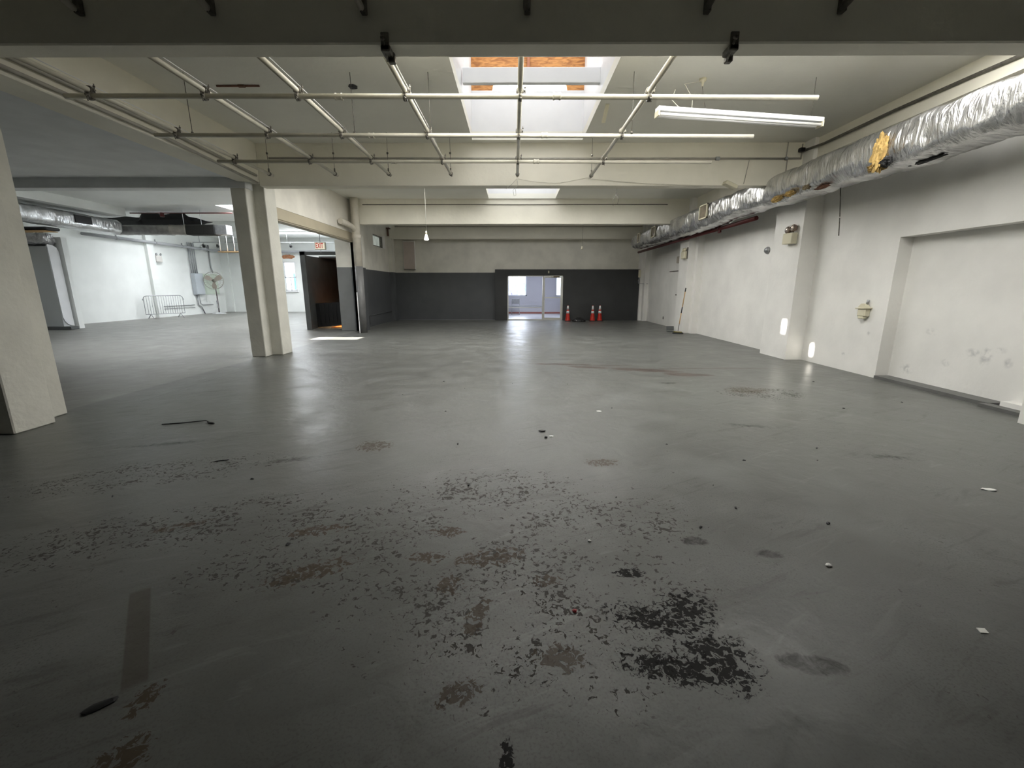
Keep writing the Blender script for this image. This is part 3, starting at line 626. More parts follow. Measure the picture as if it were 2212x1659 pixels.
for j, y in enumerate(CY):
    a, b_ = ends[j]
    t = empty('cross_pipe', (0, y, ZC), 'cream pipe clamped across the grid, ' + names[j], 'pipe', 'pipes crossing the grid')
    dz = lambda x: (x - a) * 0.004
    MB().tube([(a, y, ZC), (0, y + .03, ZC), (b_, y + .08, ZC)], R, 14).build('pipe_run', M_pipe, t)
    for x in LX: clamp(x, y + (x - a) * .01, t)
    for x in (-1.93 - .04 * j, .47 - .05 * j):
        MB().lathe([(R + .004, -.045), (R + .010, -.04), (R + .010, -.028), (R + .005, -.022), (R + .005, .022), (R + .010, .028), (R + .010, .04), (R + .004, .045)], (x, y + .03, ZC), (1, 0, 0), 14).build('coupling', M_pipe, t)
    if j == 1:
        for x in (-4.45, -2.2, -1.15, 1.62):
            MB().tube([(x, y + .03, ZC + .02), (x - .01, y + .03, CZ)], .0045, 6).lathe([(.016, 0), (.016, .03)], (x, y + .03, ZC + .02), (0, 0, 1), 8).build('hanger_rod', M_iron, t)
# end stubs on the near side of the first beam
for k, x in enumerate((-3.66, -2.55, -1.27, 0.10, 1.60, 2.72)):
    lab = ['leftmost', 'second from the left', 'third from the left', 'middle, over the skylight', 'second from the right', 'rightmost'][k]
    t = empty('pipe_bracket', (x, 4.2, 3.76), 'dark pipe stub ending at the near face of the first beam, ' + lab, 'bracket', 'pipe stubs on the near face of the first beam')
    sg = -1 if k < 3 else 1
    MB().tube([(x + .0, 3.55, 3.80), (x, 4.0, 3.79), (x, 4.17, 3.77)], R, 10).build('pipe_end', M_pipe2 if k < 3 else M_iron, t)
    MB().cbox((x + .01, 4.19, 3.80), (.05, .06, .12), None, .006).tube([(x, 4.16, 3.74), (x, 4.16, 3.86)], .008, 6).build('wall_clamp', M_iron, t)
for x, lb in ((-1.10, 'left beam clamp gripping the underside of the nearest beam'), (1.87, 'right beam clamp gripping the underside of the nearest beam')):
    t = empty('beam_clamp', (x, 4.3, 3.53), lb, 'clamp', 'clamps under the nearest beam')
    MB().cbox((x, 4.21, 3.55), (.07, .02, .13), None, .004).cbox((x, 4.27, 3.50), (.08, .14, .05), None, .008).cbox((x + .02, 4.34, 3.48), (.06, .06, .08), None, .008).build('jaw', M_iron, t)
    MB().tube([(x - .01, 4.16, 3.56), (x - .01, 4.30, 3.44)], .010, 8).lathe([(.02, -.01), (.02, .01)], (x - .01, 4.17, 3.555), (0, -.7, .6), 6).build('screw', M_clampw, t)

# conduits and fittings along the second beam
t = empty('beam_conduit', (0, 9.42, 4.04), 'thin painted conduit running along the face of the second beam', 'conduit')
MB().tube([(-4.94, 9.425, 4.05), (0, 9.425, 4.035), (5.75, 9.425, 4.03)], .018, 8).build('conduit_run', M_pipe2, t)
for x in (4.08, 5.45): MB().cbox((x, 9.42, 4.03), (.09, .05, .06) if x < 5 else (.05, .05, .06), None, .008).build('junction_box', M_galv, t)
for p_, r_ in (([(5.45, 9.43, 4.03), (5.46, 9.43, 4.33)], .010), ([(5.48, 9.43, 4.0), (5.48, 9.43, 3.72)], .010), ([(5.75, 9.43, 4.04), (5.75, 9.43, 4.30)], .010), ([(4.72, 9.43, 4.0), (4.66, 9.43, 3.56)], .006)):
    MB().tube(p_, r_, 6).build('drop_wire', M_pipe2, t)
t = empty('slack_cable', (1.5, 9.43, 3.6), 'thin slack cable drooping across the face of the second beam', 'cable')
pts = []
for a, b_, za, zb, sag in ((0.07, .95, 3.66, 3.58, .05), (.95, 1.5, 3.58, 3.68, .0), (1.5, 2.6, 3.66, 3.57, .0), (2.6, 4.5, 3.57, 3.53, .02)):
    for i in range(9):
        u = i / 8; pts.append((a + (b_ - a) * u, 9.42, za + (zb - za) * u - sag * 4 * u * (1 - u) * .5))
MB().tube(pts, .0045, 5).build('cable_run', M_pipe, t)
MB().tube([(.06, 9.40, 3.66), (-.05, 9.41, 3.55), (-.16, 9.41, 3.47), (-.14, 9.40, 3.50)], .004, 5).tube([(.06, 9.40, 3.64), (.08, 9.40, 3.52), (-.02, 9.40, 3.44), (.0, 9.40, 3.33), (.04, 9.40, 3.34), (.03, 9.40, 3.46)], .004, 5).build('loose_end', M_pipe2, t)
tag(MB().cbox((4.35, 9.35, 3.52), (.26, .16, .07), Matrix.Rotation(.4, 3, 'Y'), .008).build('junction_cover', M_wplastic), 'small white box tilted under the right end of the second beam', 'box')
# long cable tray on the right ceiling edge
t = empty('ceiling_conduit', (5.86, 6.2, 4.22), 'dark sagging conduit along the ceiling above the duct', 'conduit')
MB().tube([(5.84, 4.6, 4.08), (5.86, 6.2, 4.14), (5.84, 7.4, 4.16), (5.82, 8.9, 4.15), (5.75, 9.38, 4.16)], .024, 8).build('conduit_run', M_iron, t)
MB().cbox((5.70, 9.36, 4.17), (.10, .09, .07), None, .01).build('end_box', M_black, t)
t = empty('ceiling_conduit', (5.95, 6.2, 3.95), 'painted conduit below the dark one along the right wall', 'conduit')
MB().tube([(6.0, 4.5, 3.86), (6.1, 6.9, 3.98), (6.12, 9.1, 4.0)], .022, 8).build('conduit_run', M_pipe2, t)

# left long beam conduits + rod
for (z, x, lab, yb) in ((3.80, -5.16, 'upper painted conduit on the long left beam', 9.3), (3.68, -5.16, 'lower painted conduit on the long left beam', 9.3)):
    tag(MB().tube([(x, 4.5, z), (x, 7, z - .005), (x, yb, z - (.12 if z < 3.7 else .1))], .024, 8).build('wall_conduit', M_pipe2), lab, 'conduit', 'conduits on the long left beam')
tag(MB().tube([(-5.665, 6.9, 3.66), (-5.665, 9.44, 3.655)], .018, 8).build('rust_rod', M_rust), 'rust red rod along the outer edge of the long left beam', 'rod')

# fluorescent fixture
t = empty('fluorescent_fixture', (3.12, 6.6, 3.80), 'bare two tube fluorescent fixture hanging crooked beside the pipe grid', 'light fixture')
Rz = Matrix.Rotation(math.atan2(.28, 2.37), 3, 'Z') @ Matrix.Rotation(math.radians(1.0), 3, 'Y')
def fx(p): return Rz @ Vector(p) + Vector((3.12, 6.6, 3.79))
def fxbox(c, s, bev=.004): return MB().cbox(fx(c), s, Rz, bev)
fxbox((0, 0, .03), (2.42, .12, .055)).build('housing', M_white, t)
for dy in (-.04, .045):
    MB().tube([fx((-1.18, dy, -.035)), fx((1.18, dy, -.035))], .019, 12).build('tube', M_tube, t)
for dx in (-1.20, 1.20): fxbox((dx, 0, -.025), (.02, .135, .075)).build('end_cap', M_wplastic, t)
MB().tube([fx((-.72, 0, .055)), fx((-.71, .02, .2)), fx((-.78, .15, .42)), (2.60, 6.76, 4.30)], .004, 5).build('cable', M_pipe, t)
MB().tube([fx((1.05, 0, .055)), (4.16, 6.72, 4.33)], .003, 5).build('hanging_wire', M_iron, t)
t = empty('ceiling_rose', (2.62, 6.76, CZ), 'patched ceiling fitting with a dangling wire right of the skylight', 'ceiling fitting')
MB().lathe([(.05, 0), (.045, -.03), (.018, -.045), (.012, -.09), (0.0, -.095)], (2.62, 6.76, CZ), n=14).build('fitting', M_wplastic, t)
MB().tube([(2.62, 6.76, CZ - .09), (2.64, 6.74, CZ - .25), (2.68, 6.75, CZ - .36)], .004, 5).build('loose_wire', M_iron, t)
tag(MB().tube([(2.20, 6.62, 4.14), (2.16, 6.62, 4.02), (2.24, 6.61, 3.94), (2.36, 6.6, 3.87)], .005, 5).build('loose_cable', M_pipe), 'short pale cable curling above the fluorescent fixture', 'cable')
tag(MB().cbox((1.47, 7.72, 4.24), (.06, .34, .012), Matrix.Rotation(-.5, 3, 'X')).build('peeling_tape_strip', M_wplastic), 'pale loose strip hanging from the ceiling edge right of the skylight', 'strip')
lumpy('ceiling_hole', (-2.32, 6.97, 4.325), (.06, .07, .012), M_black, 'black hole punched in the ceiling left of the skylight', 'hole', 2, 3, .5)
tag(MB().cbox((-3.95, 6.92, 4.318), (.62, .02, .02), None, .004).cbox((-3.9, 6.92, 4.315), (.10, .05, .025), None, .006).build('ceiling_strap', M_rust), 'short rusty strap fixed to the ceiling near the left beam', 'strap')

# pendant bulbs
for (x, y, zt, zb, lab, bulb) in ((-2.56, 13.2, 4.33, 2.96, 'bare white bulb hanging on a long cord beyond the second beam', True), (2.45, 16.2, 4.33, 2.80, 'empty lamp holder on a cord near the far wall', False)):
    t = empty('pendant_bulb' if bulb else 'pendant_holder', (x, y, zt), lab, 'lamp')
    MB().tube([(x, y, zt), (x + .01, y, (zt + zb) / 2 + .2), (x, y, zb + .16)], .006, 6).build('cord', M_pipe2, t)
    if bulb:
        MB().lathe([(.022, .16), (.026, .10), (.03, .07)], (x, y, zb), n=14).build('holder', M_wplastic, t)
        MB().lathe([(.028, .07), (.035, .04), (.055, -.02), (.072, -.07), (.07, -.09), (.045, -.105), (0, -.108)], (x, y, zb), n=18).build('bulb', M_bulb, t)
    else: MB().lathe([(.03, .16), (.03, .08), (.05, .07), (.05, .06), (.0, .06)], (x, y, zb), n=14).build('holder', M_wplastic, t)
tag(MB().tube([(2.92, 13.2, 4.33), (2.91, 13.2, 4.1), (2.83, 13.2, 3.93), (2.85, 13.2, 3.8)], .005, 5).tube([(2.91, 13.2, 4.1), (3.00, 13.2, 3.98), (2.97, 13.2, 3.84)], .005, 5).build('dangling_wires', M_iron), 'dark wires dangling from the ceiling beyond the second beam', 'wire')
tag(MB().tube([(3.4, 11.6, 4.22), (4.05, 10.6, 4.25)], .03, 8).build('ceiling_pipe_stub', M_iron), 'dark pipe stub tight to the ceiling right beyond the second beam', 'pipe')

# ================================================================== FOIL DUCT
def duct(name, path, hw, hh, m, parent, seg=.035, wr=.012, seed=0, n=36, sag=None, cut=None):
    """rounded rectangular wrapped duct swept along a polyline, crumpled"""
    pts = [Vector(p) for p in path]; L_ = [(pts[i + 1] - pts[i]).length for i in range(len(pts) - 1)]; tot = sum(L_)
    ns = max(4, int(tot / seg)); vs = []; fs = []
    for i in range(ns + 1):
        d = tot * i / ns; k = 0
        while k < len(L_) - 1 and d > L_[k]: d -= L_[k]; k += 1
        c = pts[k].lerp(pts[k + 1], min(1, d / L_[k])); T = (pts[k + 1] - pts[k]).normalized(); S = T.cross(Vector((0, 0, 1))).normalized(); U = S.cross(T)
        dd = tot * i / ns
        for j in range(n):
            a = 2 * PI * j / n; ca, sa = math.cos(a), math.sin(a); e = .62
            x = hw * math.copysign(abs(ca) ** e, ca); z = hh * math.copysign(abs(sa) ** e, sa)
            pl = noise.noise(Vector((dd * 13 + sa * 2.2, ca * 1.5 + seed, sa * 1.2))) * wr + noise.noise(Vector((dd * 3, ca * 2, sa * 2 + seed))) * wr * 1.4
            r = math.hypot(x, z); kk = (r + pl) / r
            z2 = z * kk; x2 = x * kk
            if sag and sa < 0: z2 -= sag * max(0, noise.noise(Vector((dd * .5 + seed, .3, 0))) + .15) * abs(sa)
            vs.append(c + S * x2 + U * z2)
    for i in range(ns):
        for j in range(n): fs.append((i * n + j, i * n + (j + 1) % n, (i + 1) * n + (j + 1) % n, (i + 1) * n + j))
    fs += [tuple(range(n)), tuple(ns * n + j for j in range(n))]
    return MB().add(vs, fs, True).build(name, m, parent)
t = empty('foil_wrapped_duct', (5.45, 3.0, 3.43), 'long duct wrapped in crinkled silver foil along the right wall', 'duct')
duct('duct_shell', [(5.46, 2.2, 3.42), (5.46, 4.2, 3.42), (5.46, 12, 3.46), (5.43, 19.6, 3.43)], .33, .27, M_foil, t, wr=.026, sag=.10, n=44)
for k, (y, s) in enumerate(((12.35, .50), (16.6, .50), (18.5, .34))):
    f = MB(); x = 5.09; zc = 3.50
    for (a, b_, c, d) in ((-s / 2, s / 2, .155, .185), (-s / 2, s / 2, -.185, -.155), (-s / 2, -s / 2 + .035, -.185, .185), (s / 2 - .035, s / 2, -.185, .185)): f.box(x - .01, x + .03, y + a, y + b_, zc + c, zc + d)
    r_ = f.build('register_frame', M_wplastic, t)
    MB().box(x + .012, x + .02, y - s / 2 + .03, y + s / 2 - .03, zc - .16, zc + .16).build('register_mouth', mat('register_inside', (.20, .17, .12), .8, var=.3, vscale=8), r_)
def rag(name, c, r, m, parent, seed):
    import bmesh
    bm = bmesh.new(); bmesh.ops.create_icosphere(bm, subdivisions=4, radius=1)
    for v in bm.verts:
        k = 1 + .55 * noise.noise(v.co * 2.5 + Vector((seed, 0, 0))) + .25 * noise.noise(v.co * 7 + Vector((0, seed, 0))); v.co = Vector((v.co.x * r[0], v.co.y * r[1], v.co.z * r[2])) * k
    me = bpy.data.meshes.new(name); bm.to_mesh(me); bm.free(); me.materials.append(m)
    o = bpy.data.objects.new(name, me); COL.objects.link(o); o.parent = parent; o.location = Vector(c) - parent.location; return o
rag('torn_insulation', (5.12, 6.62, 3.35), (.05, .10, .23), M_ins, t, 1); rag('torn_insulation', (5.20, 6.70, 3.18), (.09, .13, .05), M_ins, t, 5)
rag('tear_hole', (5.14, 6.50, 3.20), (.05, .07, .06), M_black, t, 2); rag('tear_hole', (5.42, 6.2, 3.135), (.03, .26, .02), M_black, t, 9)
rag('torn_insulation', (5.16, 9.05, 3.20), (.05, .16, .05), M_ins, t, 3); rag('torn_insulation', (5.16, 8.65, 3.22), (.05, .12, .045), M_ins, t, 8); rag('torn_insulation', (5.17, 8.2, 3.24), (.04, .10, .04), mat('grubby_insulation', (.35, .28, .18), .9, var=.4, vscale=20), t, 4)
rag('tear_hole', (5.24, 7.9, 3.17), (.04, .16, .025), M_rust, t, 6)
t = empty('sprinkler_main', (5.86, 15, 3.10), 'dark red pipe tucked behind the foil duct', 'pipe')
MB().tube([(5.62, 10.6, 3.08), (5.60, 15, 3.07), (5.52, 19.9, 3.04)], .05, 12).build('pipe_run', M_red, t)
MB().lathe([(.06, -.03), (.06, .03)], (5.61, 12.4, 3.075), (0, 1, 0), 10).cbox((5.61, 12.4, 3.01), (.08, .09, .10), None, .02).build('elbow', M_red, t)
tag(MB().tube([(5.68, 8.09, 3.26), (5.72, 8.04, 2.72)], .008, 6).tube([(5.72, 8.04, 2.70), (5.73, 8.01, 2.40)], .008, 6).build('hanging_rod', M_iron), 'thin dark rod hanging below the foil duct', 'rod')

# ================================================================== RIGHT WALL THINGS
t = empty('emergency_light', (5.78, 9.42, 2.52), 'cream emergency light with two lamp heads on the near pilaster', 'emergency light', 'emergency lights')
MB().cbox((5.735, 9.42, 2.50), (.12, .32, .22), Matrix.Rotation(.03, 3, 'X'), .012).build('battery_box', M_wplastic, t)
for dy in (-.09, .09):
    hd = MB().lathe([(.02, .06), (.06, .05), (.075, .0), (.07, -.01)], (5.72, 9.42 + dy, 2.68 + (.02 if dy < 0 else 0)), (1, 0, -.1), 16).build('lamp_head', mat('tarnished_lamp_housing', (.25, .18, .14), .35, metal=.3), t)
    MB().lathe([(.068, -.008), (.05, -.03), (0, -.04)], (5.72, 9.42 + dy, 2.68 + (.02 if dy < 0 else 0)), (1, 0, -.1), 16).build('lens', mat('lamp_lens', (.45, .38, .33), .1, metal=.5), hd)
    MB().tube([(5.73, 9.42 + dy, 2.60), (5.73, 9.42 + dy, 2.64)], .012, 6).build('bracket', M_iron, t)
t = empty('emergency_light', (5.70, 14.95, 2.6), 'cream emergency light on the pilaster above the squeegee', 'emergency light', 'emergency lights')
MB().cbox((5.66, 14.95, 2.56), (.11, .30, .24), None, .02).build('battery_box', M_wplastic, t)
MB().box(5.69, 5.72, 14.76, 14.79, 2.44, 2.80).build('back_plate', M_iron, t)
for dy in (-.06, .10): MB().lathe([(.02, .05), (.05, .04), (.06, 0), (.0, -.02)], (5.64, 14.95 + dy, 2.74), (1, 0, -.2), 14).build('lamp_head', M_wplastic, t)
tag(MB().lathe([(.085, 0), (.085, -.03), (.06, -.045), (.055, -.07), (0, -.075)], (6.15, 10.9, 2.39), (1, 0, 0), 18).build('alarm_bell', M_galv), 'small round alarm bell on the right wall beyond the near pilaster', 'bell')
t = empty('wall_socket_box', (6.15, 7.63, 1.10), 'cream lantern shaped outlet box on the wall left of the recess', 'outlet')
MB().cbox((6.10, 7.63, 1.08), (.10, .17, .13), None, .012).build('box_body', M_wplastic, t)
MB().cbox((6.09, 7.63, 1.155), (.12, .24, .02), Matrix.Rotation(-.05, 3, 'X'), .005).prism([(-.10, 0), (.10, 0), (.03, .07), (-.03, .07)], (6.06, 7.63, 1.165), (0, 1, 0), (0, 0, 1), (.07, 0, 0)).build('hinged_cover', M_wplastic, t)
MB().cbox((6.09, 7.63, .995), (.08, .12, .04), None, .01).build('lower_outlet', M_wplastic, t)
MB().tube([(6.11, 7.60, 1.22), (6.11, 7.58, 1.30)], .02, 8).build('conduit_stub', M_galv, t)
# squeegee
t = empty('floor_squeegee', (5.55, 15.05, 0), 'long handled floor squeegee leaning on the pilaster', 'squeegee')
A = Vector((5.50, 14.50, .09)); B = Vector((5.69, 14.62, 1.50))
cuts = [(0, .17, M_iron, .010, 'ferrule'), (.17, .42, M_wood, .016, 'lower_handle'), (.42, .56, M_black, .018, 'grip'), (.56, .91, M_wood, .016, 'upper_handle'), (.91, 1.0, M_black, .018, 'end_grip')]
for a, b_, m, r, nm in cuts: MB().tube([A.lerp(B, a), A.lerp(B, b_)], r, 10).build(nm, m, t)
MB().cbox((5.50, 14.50, .055), (.28, .06, .04), Matrix.Rotation(-.5, 3, 'Z'), .015).build('head_bracket', mat('yellow_plastic', (.20, .16, .04), .5), t)
MB().cbox((5.49, 14.47, .018), (.34, .05, .036), Matrix.Rotation(-.5, 3, 'Z'), .006).build('rubber_blade', M_black, t)
t = empty('dust_pan', (5.42, 15.15, 0), 'small dustpan standing behind the squeegee head', 'dustpan')
MB().cbox((5.50, 15.25, .12), (.26, .03, .14), Matrix.Rotation(-.3, 3, 'X'), .008).cbox((5.50, 15.18, .02), (.26, .16, .02), None, .005).build('pan', M_greymetal, t)
lumpy('rubber_ball', (5.62, 14.40, .025), (.03, .03, .025), M_black, 'tiny black ball on the floor by the squeegee', 'ball', 1, 2, .05)
# exit door in right wall, far
t = struct(MB().box(6.10, 6.15, 16.3, 17.35, 0, 2.10), 'door_3', M_wall, 'flush white door beyond the squeegee pilaster')
MB().lathe([(.03, 0), (.03, -.05), (.015, -.07)], (6.10, 16.45, 1.25), (1, 0, 0), 10).build('door_knob', M_iron, t)
MB().box(6.08, 6.10, 16.25, 17.4, 2.10, 2.13).build('head_trim', M_iron, t)
t = empty('exit_sign', (6.05, 16.5, 2.52), 'dim exit sign above the flush door on the right wall', 'exit sign')
MB().cbox((6.09, 16.5, 2.52), (.06, .38, .24), None, .01).build('sign_box', mat('dim_sign_face', (.42, .38, .32), .5), t)
# thermostat and conduit on the far right corner
t = empty('thermostat_box', (5.80, 20.5, 2.1), 'white control box with conduit at the right end of the charcoal panel', 'control box')
MB().cbox((5.775, 20.44, 2.14), (.10, .08, .34), None, .01).build('box_body', M_wplastic, t)
MB().tube([(5.78, 20.46, 1.97), (5.74, 20.46, 1.82), (5.76, 20.46, 1.70), (6.10, 20.16, 1.68)], .014, 6).build('conduit', M_galv, t)
tag(MB().cbox((6.135, 17.9, .30), (.02, .07, .11), None, .004).build('wall_outlet', M_iron), 'low wall outlet on the right wall near the far corner', 'outlet')

# ================================================================== LEFT WALL THINGS
t = empty('drain_pipe', (-5.17, 14.83, 0), 'round drain pipe, cream above and grey below, beside the pier', 'pipe')
MB().tube([(-5.17, 14.83, 2.20), (-5.17, 14.83, 4.2), (-5.17, 14.83, 4.33)], .13, 20).build('upper_pipe', mat('cream_iron_paint', (.66, .62, .53), .45, var=.12, vscale=5), t)
MB().tube([(-5.17, 14.83, 0), (-5.17, 14.83, 2.20)], .13, 20).build('lower_pipe', mat('grey_iron_paint', (.19, .19, .19), .4, var=.2, vscale=5), t)
MB().tube([(-5.31, 13.9, 3.50), (-5.28, 14.45, 3.48), (-5.22, 14.68, 3.42), (-5.18, 14.80, 3.30)], .085, 14).build('branch_elbow', mat('cream_iron_paint', (.66, .62, .53), .45), t)
MB().lathe([(.145, -.05), (.15, -.04), (.15, .04), (.145, .05)], (-5.17, 14.83, 3.15), (0, 0, 1), 20).build('collar', MATS['cream_iron_paint'], t)
tag(MB().cbox((-5.23, 14.64, .68), (.025, .03, 1.36), None, .003).build('white_batten', M_reflect), 'thin white batten standing against the drain pipe', 'batten')
t = empty('wall_outlet_box', (-5.66, 16.72, 1.24), 'small grey outlet box on the charcoal wall beside the drain pipe', 'outlet')
MB().cbox((-5.62, 16.72, 1.24), (.06, .14, .16), None, .01).build('box_body', M_galv, t); MB().tube([(-5.64, 16.72, 1.3), (-5.64, 16.72, 3.6)], .012, 6).build('conduit', MATS['two_tone_wall_paint'] if 'two_tone_wall_paint' in MATS else M_two, t)
t = empty('low_conduit', (-5.64, 17.0, .3), 'low conduit along the charcoal left wall', 'conduit')
MB().tube([(-5.64, 17.0, .10), (-5.64, 17.0, .42), (-5.64, 17.05, .44), (-5.64, 20.4, .44)], .012, 6).build('conduit_run', M_greymetal, t)
# vent opening in left far wall: frame and pane
vw = MB()
for (a, b_, c, d) in ((18.1, 19.35, 3.59, 3.62), (18.1, 19.35, 3.17, 3.20), (18.1, 18.13, 3.17, 3.62), (19.30, 19.35, 3.17, 3.62)): vw.box(-5.80, -5.67, a, b_, c, d)
v_ = struct(vw, 'window_5', M_iron, 'small high window in the left wall')
MB().box(-5.78, -5.77, 18.13, 19.3, 3.2, 3.59).build('pane', mat('frosted_pane', (.55, .57, .52), .3, var=.6, vscale=3, emis=((.9, 1, .9), .06)), v_)
struct(MB().box(-5.67, -5.65, 19.35, 19.75, 3.17, 3.68), 'trim_2', M_wall, 'pale patch beside the small high window')
tag(MB().cbox((-5.60, 20.1, 3.92), (.06, .10, .34), None, .006).cbox((-5.55, 20.0, 4.06), (.14, .22, .05)).build('angle_bracket', mat('brown_rust_bracket', (.12, .06, .04), .6)), 'rusty brown bracket high on the left wall', 'bracket')
# tall pinkish panel on the far wall
t = empty('wall_cabinet', (-4.86, 20.85, 3.0), 'tall narrow pinkish access panel on the far wall', 'access panel')
MB().cbox((-4.87, 20.86, 2.98), (.56, .08, 1.30), None, .01).build('panel_frame', M_wall, t)
MB().cbox((-4.87, 20.81, 2.97), (.50, .02, 1.22), None, .004).build('panel_door', mat('pinkish_panel_paint', (.56, .48, .43), .5, var=.1, vscale=3), t)
MB().box(-5.14, -4.60, 20.79, 20.83, 2.33, 2.35).build('lower_rim', M_iron, t)
tag(MB().tube([(-4.95, 14.97, 4.15), (5.0, 14.97, 4.15)], .012, 6).build('beam_seam', M_iron), 'dark cable seam along the face of the third beam', 'cable')
tag(MB().tube([(-5.4, 20.54, 4.2), (5.8, 20.54, 4.2)], .012, 6).build('beam_seam', M_iron), 'dark cable seam along the face of the last beam', 'cable')

# ================================================================== CONES
t = empty('traffic_cone', (2.48, 20.05, 0), 'orange traffic cone just right of the glass door', 'traffic cone', 'traffic cones by the far wall')
MB().cbox((2.48, 20.05, .018), (.30, .30, .036), None, .012).build('base_plate', M_black, t)
def ring(z0, z1):
    f = lambda z: .115 + (.028 - .115) * (z - .03) / .69
    return [(f(z0) + .002, z0), (f(z1) + .002, z1)]
MB().lathe([(.135, .03), (.115, .045)] + [(.115 + (.028 - .115) * k / 10, .03 + .69 * k / 10) for k in range(1, 11)] + [(.02, .72), (.018, .66)], (2.48, 20.05, 0), n=22).build('cone_body', M_orange, t)
MB().lathe([(f_[0], f_[1]) for f_ in ring(.36, .47)], (2.48, 20.05, 0), n=22).build('reflective_collar', M_reflect, t)
MB().lathe([(f_[0], f_[1]) for f_ in ring(.53, .70)], (2.48, 20.05, 0), n=22).build('reflective_collar', M_reflect, t)
dup(t, (3.62, 20.05, 0), 'orange traffic cone, the one of the far right two nearer the door')
dup(t, (3.97, 20.15, 0), 'orange traffic cone farthest from the glass door')
t = empty('black_cone_base', (2.98, 19.9, 0), 'low black rubber base lying between the traffic cones', 'rubber base')
MB().lathe([(.32, 0), (.31, .05), (.20, .10), (.12, .17), (.06, .18)], (2.98, 19.95, 0), n=24).build('base_body', M_black, t)
for dx in (-.16, .14): MB().lathe([(.012, 0), (.012, .012)], (2.98 + dx, 19.62, .05), (0, -1, .2), 8).build('bolt', M_reflect, t)

# ================================================================== STAIR ENCLOSURE + EXIT SIGN
M_encl = mat('stair_grey_paint', (.105, .11, .108), .5, var=.25, vscale=2.5)
struct(MB().box(-7.60, -7.42, 15.86, 15.98, 0, 2.76).box(-7.60, -6.17, 15.86, 15.98, 2.64, 2.75), 'stair_door_frame', M_encl, 'dark grey frame of the stair enclosure')['kind'] = 'structure'
struct(MB().prism([(15.98, 0), (19.6, 0), (19.6, 2.64), (15.98, 2.64)], (-7.50, 0, 0), (0, 1, 0), (0, 0, 1), (-.1, 0, 0)), 'wall_stair_left', M_encl, 'grey side wall of the stair enclosure')
struct(MB().box(-7.5, -5.86, 19.5, 19.6, 0, 2.64), 'wall_stair_back', M_encl, 'back wall of the stair enclosure')
struct(MB().box(-7.60, -5.86, 17.4, 19.6, 2.64, 2.70), 'ceiling_stair', M_encl, 'lid over the rear of the stair enclosure')
struct(MB().box(-5.98, -5.87, 15.98, 19.5, 0, 2.64), 'wall_stair_right', M_encl, 'right side wall of the stair enclosure')
t = empty('stair_guard', (-6.8, 16.5, 0), 'black metal guard panel inside the stair enclosure', 'guard panel')
MB().prism([(-7.49, .03), (-6.0, .20), (-6.0, 1.0), (-7.49, .93)], (0, 16.5, 0), (1, 0, 0), (0, 0, 1), (0, .03, 0)).build('guard_sheet', mat('flat_black_paint', (.010, .010, .010), .7), t)
for k in range(9):
    x = -7.32 + k * .15; MB().tube([(x, 16.47, .14 + k * .02), (x, 16.47, .9)], .010, 6).build('bar', mat('guard_bar_paint', (.02, .021, .02), .5), t)
tag(MB().box(-7.0, -6.0, 16.56, 17.6, 0.0, .03).build('plywood_landing', M_ply), 'lit plywood landing glowing orange under the black guard', 'plywood sheet')
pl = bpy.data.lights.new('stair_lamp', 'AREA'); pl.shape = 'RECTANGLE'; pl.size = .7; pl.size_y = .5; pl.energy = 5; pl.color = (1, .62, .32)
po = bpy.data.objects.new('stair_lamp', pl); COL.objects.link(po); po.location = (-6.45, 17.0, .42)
# exit sign
t = empty('hanging_exit_sign', (-6.72, 15.6, 4.5), 'hanging exit sign with red letters above the stair enclosure', 'exit sign')
MB().tube([(-6.72, 15.6, 4.5), (-6.72, 15.6, 3.03)], .011, 8).tube([(-6.72, 15.6, 2.80), (-6.72, 15.6, 2.70)], .011, 8).build('hanging_rod', M_galv, t)
Rs = Matrix.Rotation(math.radians(0), 3, 'Z')
MB().cbox((-6.72, 15.6, 2.92), (.38, .07, .25), None, .008).build('sign_box', mat('sign_housing', (.62, .58, .48), .5), t)
MB().cbox((-6.725, 15.562, 2.92), (.33, .004, .21)).build('sign_face', mat('sign_face_white', (.80, .76, .62), .5, emis=((1, .9, .7), .12)), t)
fc = bpy.data.curves.new('exit_lettering', 'FONT'); fc.body = 'EXIT'; fc.size = .25; fc.extrude = .002; fc.align_x = 'CENTER'; fc.align_y = 'CENTER'
fc.materials.append(mat('sign_red', (.55, .03, .02), .5, emis=((.8, .02, .01), .05))); ft = bpy.data.objects.new('lettering_text', fc); COL.objects.link(ft); fc.offset = .004; bpy.context.view_layer.update()
fm = bpy.data.meshes.new_from_object(ft.evaluated_get(bpy.context.evaluated_depsgraph_get())); bpy.data.objects.remove(ft)
fo = bpy.data.objects.new('lettering', fm); COL.objects.link(fo); fo.parent = t
fo.location = Vector((-6.735, 15.555, 2.92)) - t.location; fo.rotation_euler = (PI / 2, 0, 0); fo.scale = (.52, 1.0, 1)

